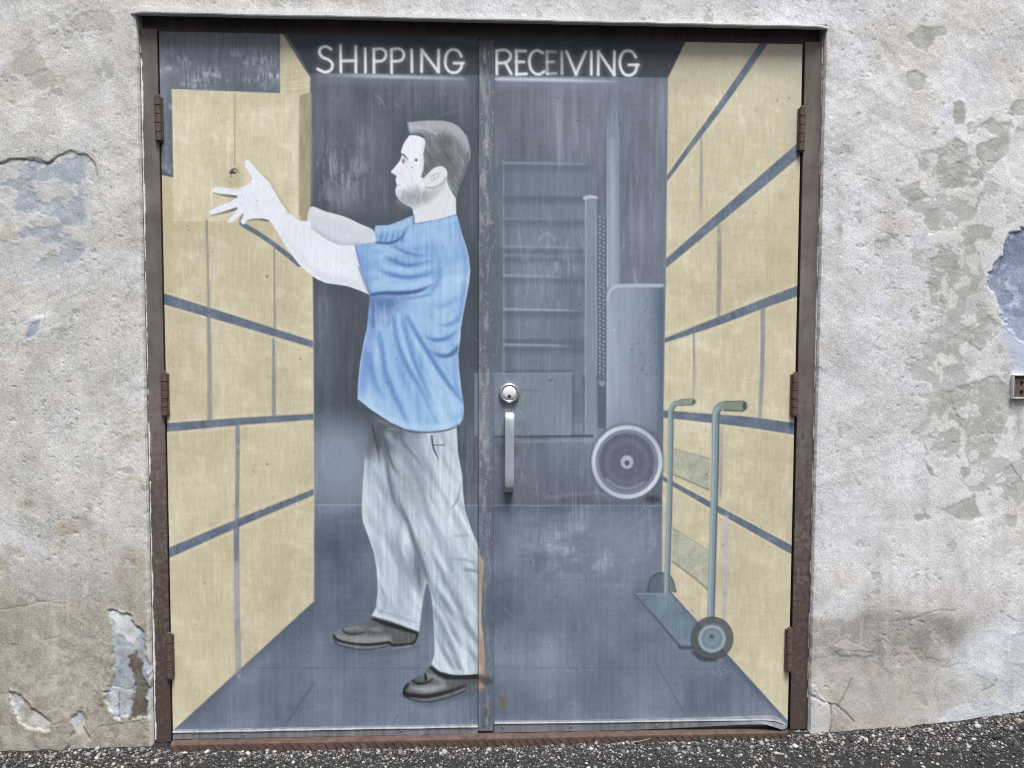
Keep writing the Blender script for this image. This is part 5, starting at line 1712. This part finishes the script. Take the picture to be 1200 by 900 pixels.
# trowel sweeps, hairlines and rain streaks
for sw, (an, sd) in enumerate(((.5, 3), (-.4, 7), (1.2, 9))):
    u_, w_ = X * math.cos(an) + Y * math.sin(an), -X * math.sin(an) + Y * math.cos(an)
    t = (fbm(u_, w_, 26, sd, 4, 3.2, .45) - .5) * sstep(.42, .62, fbm(X, Y, 130, sd + 2, 2))
    K.C += (t * .065)[..., None]
    H += (t * .0016).astype(np.float32)
for _ in range(34):
    x0 = rng.choice([rng.uniform(0, 160), rng.uniform(965, 1195)])
    y0 = rng.uniform(20, 640)
    l_ = rng.uniform(50, 180)
    K.line([(x0, y0), (x0 + rng.uniform(-2, 2), y0 + l_ * .5), (x0 + rng.uniform(-3, 3), y0 + l_)], [1, rng.uniform(2, 6), 1], rgb(184, 180, 172) if rng.random() < .6 else rgb(218, 218, 217), rng.uniform(.10, .28), 4)
for _ in range(26):
    x0 = rng.choice([rng.uniform(0, 155), rng.uniform(970, 1195)])
    y0 = rng.uniform(30, 850)
    p = [(x0, y0)]
    an = rng.uniform(0, 6.28)
    for q in range(4):
        an += rng.normal(0, .5)
        p.append((p[-1][0] + 9 * math.cos(an), p[-1][1] + 9 * math.sin(an)))
    K.line(p, .8, rgb(150, 146, 140), .35, 1.1)
for x0, l_ in ((153, 60), (160, 130), (968, 90), (974, 50), (1190, 60), (1196, 90)):
    y0 = 470 if x0 > 1100 else 28
    K.line([(x0, y0), (x0 + 1, y0 + l_ * .5), (x0, y0 + l_)], [3, 5, 1], rgb(160, 156, 150), [.4, .3, .0], 5)
# the left patch, its broken upper lip and blue remnants of an older coat
LIP = [(-40, 196), (0, 190), (12, 186.5), (28, 186), (40, 186.5), (48, 189), (55, 191), (62, 186), (70, 182), (82, 177), (92, 179), (101, 181), (108, 187), (113, 195)]
sl_, d = K.sdf(LIP + [(116, 215), (108, 240), (104, 290), (70, 330), (-40, 335)], 10)
mk = np.clip(.5 - d / 3, 0, 1)
x, y = X[sl_], Y[sl_]
fade = sstep(345, 235, y + 40 * (fbm(x, y, 40, 5, 3) - .5))
cc = rgb(196, 198, 199) + ((fbm(x, y, 12, 7, 5) - .5) * .22)[..., None]
K.mix(sl_, mk * fade * .97, cc)
bl = sstep(.50, .57, fbm(x, y, 19, 9, 6, 1.4, .9) + .05 * np.exp(-((x - 30) / 40) ** 2)) * sstep(330, 285, y + 20 * (fbm(x, y, 20, 2, 2) - .5)) * sstep(108, 92, x)
K.mix(sl_, mk * bl * .7, rgb(158, 168, 184) + ((fbm(x, y, 8, 3, 3) - .5) * .12)[..., None])
wh = sstep(.53, .58, fbm(x, y, 12, 12, 6)) * sstep(300, 270, y)
K.mix(sl_, mk * wh * .75 * (1 - bl * .6), rgb(212, 212, 211))
H[sl_] -= (.0030 * mk * fade * np.clip(.5 - d / 2, 0, 1)).astype(np.float32)
H[sl_] -= (.0009 * bl * mk).astype(np.float32)
crack([(-40, 196), (0, 191), (12, 187), (40, 186.5), (55, 191.5), (70, 182), (82, 177)], 2.0, .003, .75)
crack([(82, 177), (101, 181), (110, 190), (114, 205)], 1.4, .002, .5)
spall([(36, 378), (47, 376), (44, 388), (36, 396), (29, 398), (33, 388)], rgb(156, 168, 190), .0008, 2, 6, 4, .9)
spall([(2, 262), (10, 258), (14, 268), (24, 276), (20, 282), (0, 276)], rgb(196, 190, 180), -.001, 2, 6, 2, .8)
crack([(58, 318), (60, 335), (55, 360), (50, 380)], 1, .001, .25)
# right wall: flaked islands
for n_, (pts, sd) in enumerate((([(1060, 43), (1075, 32), (1108, 31), (1108, 41), (1096, 45), (1086, 62), (1072, 54)], 2), ([(1062, 84), (1074, 83), (1085, 90), (1082, 105), (1072, 108), (1063, 99)], 3),
                 ([(1118, 121), (1124, 115), (1131, 122), (1129, 145), (1120, 148), (1115, 136)], 4), ([(1181, 128), (1190, 118), (1205, 115), (1205, 137), (1186, 136)], 5),
                 ([(1146, 148), (1162, 136), (1170, 145), (1182, 146), (1182, 182), (1174, 187), (1158, 200), (1144, 182), (1144, 170), (1170, 160)], 6),
                 ([(1110, 168), (1120, 161), (1132, 170), (1134, 182), (1150, 186), (1158, 205), (1140, 222), (1105, 224), (1098, 210), (1099, 190)], 7),
                 ([(1052, 222), (1068, 215), (1078, 212), (1076, 222), (1090, 232), (1068, 238), (1055, 230)], 8),
                 ([(1088, 246), (1098, 245), (1102, 270), (1090, 276), (1084, 262)], 3), ([(1092, 308), (1104, 290), (1124, 300), (1120, 320), (1118, 345), (1106, 362), (1092, 356), (1088, 335)], 5),
                 ([(1124, 268), (1150, 262), (1164, 268), (1160, 280), (1130, 290)], 7), ([(1112, 395), (1140, 380), (1160, 368), (1170, 380), (1160, 395), (1150, 412), (1128, 400), (1108, 402)], 9),
                 ([(1095, 455), (1114, 460), (1120, 480), (1128, 500), (1124, 515), (1108, 532), (1090, 528), (1104, 505), (1102, 478)], 4),
                 ([(1122, 455), (1170, 440), (1184, 460), (1180, 490), (1170, 520), (1160, 540), (1135, 548), (1130, 520), (1146, 490), (1148, 468)], 6),
                 ([(1124, 545), (1140, 548), (1130, 562)], 3), ([(1083, 540), (1088, 545), (1100, 560), (1090, 558)], 8), ([(1180, 570), (1196, 560), (1205, 580), (1192, 594)], 2),
                 ([(1100, 598), (1120, 590), (1142, 580), (1150, 605), (1130, 612)], 5), ([(1070, 605), (1085, 601), (1090, 608), (1075, 612)], 6), ([(1175, 548), (1186, 545), (1190, 556), (1178, 560)], 4))):
    spall(pts, GREY - .015 * (n_ % 3), .0009, 3.0, 9, sd, .85, 1.6, .14, False)
wgt = np.exp(-((X - (1120 + (Y - 300) * .04)) / 52.0) ** 2) * sstep(110, 200, Y) * sstep(620, 500, Y)
fv = fbm(X, Y, 22, 4, 6) * .74 + wgt * .235
fk = sstep(.535, .548, fv)
tint(sstep(.505, .53, fv) * (1 - fk) * wgt, rgb(222, 222, 221), .6)
tint(fk, rgb(180, 181, 179) + ((fbm(X, Y, 12, 3, 4) - .5) * .14)[..., None], .8)
fv2 = fbm(X, Y, 13, 10, 4) * .8 + wgt * .12
tint(sstep(.60, .615, fv2) * sstep(.25, .6, wgt), rgb(222, 222, 220), .75)
H -= (fk * .0006).astype(np.float32)
# bare blue plaster at the right edge
sl_, d = K.sdf([(1230, 255), (1196, 270), (1182, 278), (1174, 290), (1171, 305), (1161, 320), (1159, 336), (1167, 345), (1172, 362), (1182, 382), (1196, 398), (1230, 410)], 12)
x, y = X[sl_], Y[sl_]
d = d + jag(x, y, 6, 11, 4) + jag(x, y, 2.5, 4, 7)
mk = np.clip(.5 - d / 1.6, 0, 1)
cc = rgb(130, 142, 164) + ((fbm(x, y, 22, 6, 5) - .5) * .26 + (rng.random(x.shape, dtype=np.float32) - .5) * .10 + sstep(.55, .7, fbm(x, y, 9, 11, 4)) * .14 + sstep(30, 0, np.abs(y - 335 + (x - 1180) * .2)) * .09)[..., None]
K.mix(sl_, mk, cc)
H[sl_] -= (.004 * np.clip(.5 - d / 2.5, 0, 1) + .0012 * (fbm(x, y, 7, 3, 4) - .5) * mk).astype(np.float32)
sl_, d = K.sdf([(1172, 365), (1210, 380), (1230, 440), (1192, 436), (1178, 405)], 10)
x, y = X[sl_], Y[sl_]
K.mix(sl_, np.clip(.5 - (d + jag(x, y, 5, 14, 8)) / 6, 0, 1) * .7, rgb(178, 190, 212))
crack([(1190, 470), (1192, 500), (1190, 520)], 1.4, .002, .45, rgb(110, 124, 128))
crack([(1194, 472), (1193, 530)], 1.2, .002, .35, rgb(110, 124, 128))
crack([(1030, 268), (1046, 278), (1058, 288)], 1.4, .002, .35)
crack([(1185, 545), (1192, 558), (1200, 566)], 1.6, .002, .5)
# low left: white and blue old coats showing
spall([(131, 716), (138, 718), (150, 722), (160, 734), (167, 745), (172, 760), (174, 800), (172, 842), (150, 840), (140, 842), (126, 832), (123, 812), (131, 800), (131, 745)], rgb(170, 180, 194), .004, 5.5, 10, 4, 1, 1.5, .24)
spall([(131, 717), (140, 717), (152, 724), (162, 738), (164, 748), (156, 756), (146, 748), (136, 745), (132, 738)], rgb(222, 224, 230), -.0012, 5, 9, 2, .9, 4, .20, False)
spall([(149, 770), (160, 764), (166, 778), (170, 794), (173, 800), (174, 842), (153, 842), (152, 822), (158, 806), (152, 790)], rgb(104, 98, 92), .0015, 7, 8, 6, 1, 1.3, .16, False)
spall([(124, 812), (134, 804), (150, 808), (157, 812), (153, 838), (142, 842), (128, 832)], rgb(188, 200, 214), -.0015, 4.5, 8, 3, .85, 1.8, .22, False)
crack([(124, 806), (134, 803), (148, 808), (158, 804)], 1.6, .003, .8)
crack([(139, 812), (140, 830), (139, 842)], 1.5, .003, .8)
spall([(172, 722), (180, 700), (180, 845), (172, 845), (175, 790)], rgb(196, 198, 202), .0, 2, 10, 5, .7, 2, .1, False)
spall([(12, 812), (16, 810), (28, 822), (40, 832), (54, 840), (62, 850), (56, 856), (40, 856), (24, 848), (14, 832)], rgb(200, 196, 188), .0035, 5, 9, 7, .95, 1.5, .22)
spall([(12, 818), (18, 813), (30, 828), (18, 838), (13, 830)], rgb(210, 214, 226), 0, 4, 7, 4, .8, 2, .2, False)
spall([(82, 840), (92, 831), (98, 836), (100, 852), (104, 868), (100, 892), (74, 892), (80, 872), (88, 858)], rgb(198, 194, 186), .003, 5.5, 9, 3, .9, 1.5, .2)
spall([(84, 838), (95, 832), (98, 842), (92, 850), (84, 848)], rgb(190, 192, 208), 0, 2, 7, 4, .8, 2, .08, False)
spall([(98, 684), (103, 680), (103, 694), (98, 696)], rgb(206, 204, 198), 0, 1.5, 6, 4, .7, 2, .08, False)
for pts in ([(10, 812), (22, 820), (36, 830), (56, 846), (64, 851)], [(64, 851), (80, 846), (88, 838), (98, 830), (108, 838), (125, 820)], [(0, 714), (20, 712), (50, 706), (74, 706)], [(74, 706), (76, 720), (74, 742), (52, 750)], [(100, 868), (112, 856), (125, 850), (172, 844)], [(40, 852), (42, 875), (70, 886)], [(74, 886), (80, 872), (86, 866)], [(124, 845), (134, 865), (133, 885)]):
    crack(pts, 1.5, .002, .42)
for pts in ([(0, 716), (24, 714), (50, 707), (72, 704), (80, 718), (76, 736)], [(50, 752), (70, 745), (78, 738)], [(118, 640), (120, 660), (121, 690), (125, 760)], [(138, 600), (137, 640), (137, 700)]):
    K.line(pts, [2, 3.5, 2] if len(pts) == 3 else 2.4, rgb(196, 192, 184), .35, 3)
gk = sstep(.50, .72, fbm(X, Y, 9, 13, 5)) * sstep(720, 780, Y) * (X < 180)
tint(gk, rgb(132, 124, 110), .38)
wk = sstep(.56, .66, fbm(X, Y, 7, 5, 4)) * sstep(700, 760, Y) * (X < 200) * sstep(.4, .6, fbm(X, Y, 50, 9, 2))
tint(wk, rgb(206, 202, 194), .45)
# bottom right: splits and pale patches
for pts in ([(975, 757), (992, 748), (1005, 756), (1022, 762), (1010, 764), (990, 764)], [(1031, 745), (1036, 752), (1044, 760), (1040, 780), (1034, 786), (1038, 764)]):
    spall(pts, rgb(196, 189, 179), -.0015, 3, 8, 3, .8, 2)
spall([(948, 775), (985, 768), (1030, 778), (1042, 790), (1080, 768), (1108, 775), (1120, 790), (1140, 782), (1165, 800), (1160, 815), (1120, 826), (1100, 850), (1040, 860), (1000, 858), (975, 830), (950, 815)], rgb(186, 180, 171), .0008, 8, 18, 4, .4, 4, .16, False)
crack([(1042, 728), (1070, 724), (1095, 716), (1120, 715)], 1.5, .002, .4)
crack([(998, 796), (990, 815), (982, 828)], 1.8, .003, .6)
crack([(950, 814), (960, 820), (972, 826), (982, 828), (1000, 846)], 2.2, .004, .7)
crack([(972, 826), (974, 840), (973, 856)], 2.2, .004, .7)
crack([(978, 763), (1000, 762), (1022, 765)], 1.3, .002, .5)
crack([(1116, 772), (1105, 782), (1120, 778)], 1.3, .002, .4)
crack([(1150, 810), (1164, 804), (1170, 796)], 1.5, .003, .5)
spall([(948, 804), (955, 802), (962, 815), (972, 826), (974, 842), (970, 862), (948, 862)], rgb(200, 200, 202), -.003, 1.5, 7, 5, .7, 2, .08)
spall([(1186, 745), (1205, 740), (1205, 775), (1184, 772)], rgb(196, 198, 206), 0, 3, 10, 3, .7, 2)
crack([(1180, 720), (1190, 728), (1200, 726)], 1.4, .002, .4)
# ground splash at the foot of the wall
tint(sstep(858, 885, Y + 14 * cm_) * (X < 250) * .55, rgb(140, 132, 120), .7)
# thin white ragged edge along the opening
for xe, sg in ((wxs[i0], -1), (wxs[i1], 1)):
    dd = (WX - xe) * sg
    e_ = (dd >= -.001) * np.exp(-np.clip(dd, 0, 1) / .004) * sstep(.3, .55, fbm(X, Y, 18, 4, 4)) * (WZ < zo1)
    tint(e_, rgb(214, 214, 214), .7)
    H -= (np.clip(1 - dd / .010, 0, 1) * (dd >= 0) * (WZ < zo1) * .004 * fbm(X, Y, 10, 6, 3)).astype(np.float32)
far = (X < -60) | (X > 1260) | (Y < -60)
out = np.maximum(np.maximum(-32 - X, X - 1232), -28 - Y)
of_ = sstep(0, 60, out)[..., None]
K.C = K.C * (1 - of_) + rgb(203, 202, 200) * of_
H[far] *= (1 - of_[..., 0])[far]
wlin = (lin(K.C) * 0.88).astype(np.float32)
VW = np.stack([WX, YW - H.astype(float), WZ], -1)
nr_, nc_ = WX.shape
keep = np.ones((nr_ - 1, nc_ - 1), bool)
keep[jt:, i0:i1] = False
# ragged jamb edges
for ii, sg in ((i0, 1), (i1, -1)):
    VW[jt:, ii, 0] += sg * (.0030 * (fbm(Y[jt:, ii], Y[jt:, ii] * 0 + ii, 14, 3, 4) - .35))
r_, c_ = np.nonzero(keep)
a = r_ * nc_ + c_
Fw = np.stack([a, a + nc_, a + nc_ + 1, a + 1], -1)
Vw = VW.reshape(-1, 3)
Cw = wlin.reshape(-1, 3)
ex, ec, ef = [], [], []
nb = len(Vw)
for idx, flip in ((np.arange(jt, nr_) * nc_ + i0, True), (np.arange(jt, nr_) * nc_ + i1, False), (jt * nc_ + np.arange(i0, i1 + 1), False)):
    bk = Vw[idx].copy()
    bk[:, 1] = (YW + .010) if len(idx) == i1 - i0 + 1 else .10
    ex.append(bk)
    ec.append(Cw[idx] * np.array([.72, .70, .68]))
    j = np.arange(len(idx) - 1)
    f_ = np.stack([idx[j], nb + j, nb + j + 1, idx[j + 1]], -1)
    ef.append(f_[:, ::-1] if flip else f_)
    nb += len(idx)
Vw = np.concatenate([Vw] + ex)
Cw = np.concatenate([Cw] + ec)
Fw = np.concatenate([Fw] + ef)
u, inv = np.unique(Fw, return_inverse=True)
wall = link('stucco_wall', raw_mesh('stucco_wall', Vw[u], inv.reshape(Fw.shape), Cw[u], True), M_WALL)
wall['label'] = 'weathered pale grey stucco wall with flaking patches around the painted doors'
wall['category'] = 'wall'
wall['kind'] = 'thing'

# drip edge over the opening
bm = bmesh.new()
dx0, dx1 = P(150, 14, -.05)[0], P(974, 25, -.05)[0]
dz = P(560, 22.3, -.05)[1]
prev = None
nseg = 160
for k in range(nseg + 1):
    t = k / nseg
    x = dx0 + (dx1 - dx0) * t
    w1, w2_ = (fbm(np.array([x * 400]), np.array([3.0]), 30, 4, 3)[0] - .5), (fbm(np.array([x * 400]), np.array([9.0]), 12, 6, 3)[0] - .5)
    zb_ = dz + w1 * .003
    h_ = .017 * (1 - .55 * t) + w2_ * .004
    end = min(1, min(t, 1 - t) * 60)
    yb = YW - .002 - .014 * end + w2_ * .004
    cur = [bm.verts.new(v) for v in ((x, YW + .012, zb_ + .03), (x, YW + .010, zb_ + .001), (x, yb, zb_), (x, yb - .001, zb_ + .003), (x, yb, zb_ + h_ * .9), (x, YW + .006, zb_ + h_ + .002))]
    if prev:
        for j in range(5):
            bm.faces.new((prev[j], prev[j + 1], cur[j + 1], cur[j]))
    prev = cur
bmesh.ops.recalc_face_normals(bm, faces=bm.faces)
de = bm_obj('drip_edge', bm, M_WALL, wall)
at = de.data.color_attributes.new('Paint', 'FLOAT_COLOR', 'POINT')
cc = []
for v in de.data.vertices:
    g_ = .58 + .10 * (fbm(np.array([v.co.x * 900]), np.array([v.co.z * 900]), 12, 3, 3)[0] - .5)
    cc += [g_, g_, g_ * 1.01, 1]
at.data.foreach_set('color', cc)
de['label'] = 'thin chipped white plaster lip over the doorway'

# junction box at the right edge
bx0, bz1 = P(1187.5, 439, -.04)
bz0 = P(1187.5, 467.5, -.04)[1]
bw = .105
box = thing('junction_box', 'small rusty brown metal box with pale rim set in the stucco wall', 'junction box', (bx0 + bw / 2, YW, bz0))
BO = (bx0 + bw / 2, YW, bz0)
M_BOX = rust_mat('rusty_box', (.05, .036, .028), (.16, .12, .095), 80)
bm = bmesh.new()
t_ = .0045
box_bm(bm, bx0, bx0 + t_, YW - .014, YW + .03, bz0, bz1, .001)
box_bm(bm, bx0 + bw - t_, bx0 + bw, YW - .014, YW + .03, bz0, bz1, .001)
box_bm(bm, bx0 + t_, bx0 + bw - t_, YW - .0136, YW + .03, bz0, bz0 + t_, .001)
box_bm(bm, bx0 + t_, bx0 + bw - t_, YW - .0136, YW + .03, bz1 - t_, bz1, .001)
bm_obj('rim', bm, M_BARE, box, BO)
bm = bmesh.new()
box_bm(bm, bx0 + t_ * .6, bx0 + bw - t_ * .6, YW - .008, YW + .028, bz0 + t_ * .6, bz1 - t_ * .6)
bm_obj('cover_plate', bm, M_BOX, box, BO)
for zz in (.32, .7):
    bm = bmesh.new()
    lathe_bm(bm, [(.0005, -.0125), (.004, -.012), (.005, -.009), (.005, -.006)], 12, 'y', (bx0 + .030, YW, bz0 + (bz1 - bz0) * zz))
    bm_obj('screw', bm, M_DARK, box, BO, True)

# ================================================================== GROUND
def ground_z(x, y):
    z = np.interp(x, [-3, P(0, 884, YW)[0], P(190, 882, YW)[0], P(560, 878, YW)[0], P(940, 868, YW)[0], P(1060, 858, YW)[0], P(1200, 840, YW)[0], 3],
                  [P(0, 884, YW)[1] - .004, P(0, 884, YW)[1], P(190, 879, YW)[1], P(560, 873, YW)[1], P(940, 862, YW)[1], P(1060, 856, YW)[1], P(1200, 837, YW)[1], P(1200, 837, YW)[1]])
    k_ = np.clip((-.05 - y) / .6, 0, 1)
    heap = .009 * np.exp(-np.clip(YW - y, 0, 9) / .028) * ((x < sx0) | (x > sx1))
    return z * (1 - k_) + (-.085) * k_ + heap
gxs = lines(-90, -2.2, 2.2, 90, .012)
gys = lines(-160, -1.0, .06, .11, .012)
gys = gys[gys <= .111]
QX, QY = np.meshgrid(gxs, gys)
QZ = ground_z(QX, QY)
near = (np.abs(QX) < 4) & (QY > -3)
QZ = QZ + near * ((fbm(QX * 1000, QY * 1000, 60, 3, 4) - .5) * .012 + (fbm(QX * 1000, QY * 1000, 14, 7, 2) - .5) * .006)
n0_, n1_ = QX.shape
a = (np.arange(n0_ - 1)[:, None] * n1_ + np.arange(n1_ - 1)[None, :]).ravel()
Fg = np.stack([a, a + 1, a + n1_ + 1, a + n1_], -1)
mt, nt, b = new_mat('asphalt', .9, 0, .25)
tc = N(nt, 'ShaderNodeTexCoord')
n1 = noise(nt, tc.outputs['Object'], 220, 5, .7)
n2 = noise(nt, tc.outputs['Object'], 5, 5, .6)
c = ramp(nt, n1, [(.35, (.008, .008, .009)), (.60, (.026, .025, .025)), (.76, (.13, .127, .122))])
c = mixc(nt, .35, c, ramp(nt, n2, [(.3, (.014, .014, .014)), (.7, (.036, .035, .034))]))
nt.links.new(c, b.inputs['Base Color'])
bump(nt, b, n1, .8, .004)
ground = link('ground', raw_mesh('ground', np.stack([QX, QY, QZ], -1).reshape(-1, 3), Fg, None, True), mt)
ground['kind'] = 'structure'

# loose gravel washed against the wall
mt, nt, b = new_mat('gravel_stone', .85, 0, .25)
at_ = N(nt, 'ShaderNodeAttribute', attribute_name='Paint')
tc = N(nt, 'ShaderNodeTexCoord')
n1 = noise(nt, tc.outputs['Object'], 300, 3, .6)
nt.links.new(mixc(nt, 1, at_.outputs['Color'], ramp(nt, n1, [(.3, (.7,) * 3), (.7, (1.25,) * 3)]), 'MULTIPLY'), b.inputs['Base Color'])
bm = bmesh.new()
bmesh.ops.create_icosphere(bm, subdivisions=1, radius=1.0)
ico_v = np.array([v.co[:] for v in bm.verts])
ico_f = np.array([[v.index for v in f.verts] for f in bm.faces])
bm.free()
oct_v = np.array([(1, 0, 0), (-1, 0, 0), (0, 1, 0), (0, -1, 0), (0, 0, 1), (0, 0, -1)], float)
oct_f = np.array([(0, 2, 4), (2, 1, 4), (1, 3, 4), (3, 0, 4), (2, 0, 5), (1, 2, 5), (3, 1, 5), (0, 3, 5)])
def scatter(bv, bf, ns, mean, spread, lo, hi, prob, near_share):
    sy = np.where(rng.random(ns) < near_share, YW - .006 - rng.exponential(.085, ns), YW - rng.uniform(0, 1.2, ns))
    sx = rng.uniform(-2.3, 2.3, ns)
    ok = ~((sx > sx0) & (sx < sx1) & (sy > YS - .004))
    sx, sy = sx[ok], sy[ok]
    ns = len(sx)
    rad = np.clip(rng.lognormal(math.log(mean), spread, ns), lo, hi)
    rad[sx > 1.02] *= 1.12
    sz = ground_z(sx, sy) + (fbm(sx * 1000, sy * 1000, 60, 3, 4) - .5) * .012 + (fbm(sx * 1000, sy * 1000, 14, 7, 2) - .5) * .006 + rad * .25
    pert = bv[None] * (1 + (rng.random((ns, len(bv), 1)) - .5) * .55)
    pert = pert * (rad[:, None, None] * np.stack([rng.uniform(.8, 1.5, ns), rng.uniform(.8, 1.3, ns), rng.uniform(.5, .9, ns)], -1)[:, None, :])
    th_ = rng.uniform(0, 2 * np.pi, ns)
    ti = rng.normal(0, .4, ns)
    ct_, st_ = np.cos(th_)[:, None], np.sin(th_)[:, None]
    px_, py_, pz_ = pert[..., 0], pert[..., 1], pert[..., 2]
    py_, pz_ = py_ * np.cos(ti)[:, None] - pz_ * np.sin(ti)[:, None], py_ * np.sin(ti)[:, None] + pz_ * np.cos(ti)[:, None]
    VV = np.stack([px_ * ct_ - py_ * st_ + sx[:, None], px_ * st_ + py_ * ct_ + sy[:, None], pz_ + sz[:, None]], -1).reshape(-1, 3)
    FF = (bf[None] + (np.arange(ns) * len(bv))[:, None, None]).reshape(-1, 3)
    pal = np.array([(.035, .035, .036), (.07, .068, .067), (.135, .13, .127), (.24, .235, .23), (.32, .315, .31), (.43, .425, .415), (.24, .205, .175)])
    ci = rng.choice(7, ns, p=prob)
    cg = np.repeat(pal[ci] * rng.uniform(.8, 1.2, (ns, 1)), len(bv), 0)
    return VV, FF, cg
V1, F1, G1 = scatter(ico_v, ico_f, 20000, .0023, .50, .0011, .0095, [.26, .22, .19, .15, .10, .04, .04], .72)
V2, F2, G2 = scatter(oct_v, oct_f, 46000, .0014, .30, .0008, .0024, [.20, .24, .26, .18, .06, .02, .04], .62)
VV, FF, cg = np.concatenate([V1, V2]), np.concatenate([F1, F2 + len(V1)]), np.concatenate([G1, G2])
me = bpy.data.meshes.new('gravel')
me.vertices.add(len(VV))
me.vertices.foreach_set('co', VV.astype(np.float32).ravel())
me.loops.add(len(FF) * 3)
me.loops.foreach_set('vertex_index', FF.astype(np.int32).ravel())
me.polygons.add(len(FF))
me.polygons.foreach_set('loop_start', np.arange(0, len(FF) * 3, 3, dtype=np.int32))
me.polygons.foreach_set('loop_total', np.full(len(FF), 3, np.int32))
me.update(calc_edges=True)
ca = me.color_attributes.new('Paint', 'FLOAT_COLOR', 'POINT')
ca.data.foreach_set('color', np.column_stack([cg, np.ones(len(cg))]).astype(np.float32).ravel())
gravel = link('gravel', me, mt)
gravel['kind'] = 'stuff'
gravel['label'] = 'loose grey gravel scattered on dark asphalt along the foot of the wall'

# a dry twig caught on the sill
tx, tz = P(752, 868, YS - .02)
twig = bpy.data.meshes.new('twig')
bm = bmesh.new()
pth = [(-.030, 0, -.004), (-.012, -.002, .001), (.008, .001, .003), (.030, .002, .008)]
prev = None
for k, p_ in enumerate(pth):
    r0 = .0016 - .0003 * k
    cur = [bm.verts.new((p_[0], p_[1] + r0 * math.cos(q * 1.2566), p_[2] + r0 * math.sin(q * 1.2566))) for q in range(5)]
    if prev:
        for q in range(5):
            bm.faces.new((prev[q], prev[(q + 1) % 5], cur[(q + 1) % 5], cur[q]))
    else:
        bm.faces.new(cur)
    prev = cur
bm.faces.new(list(reversed(prev)))
bm.to_mesh(twig)
bm.free()
tw = link('twig', twig, rust_mat('dry_wood', (.22, .15, .10), (.42, .33, .24), 200), None, (tx, YS - .012, tz - .006))
tw['label'] = 'short pale dry twig caught along the front of the rusty sill'
tw['category'] = 'twig'
tw['kind'] = 'thing'
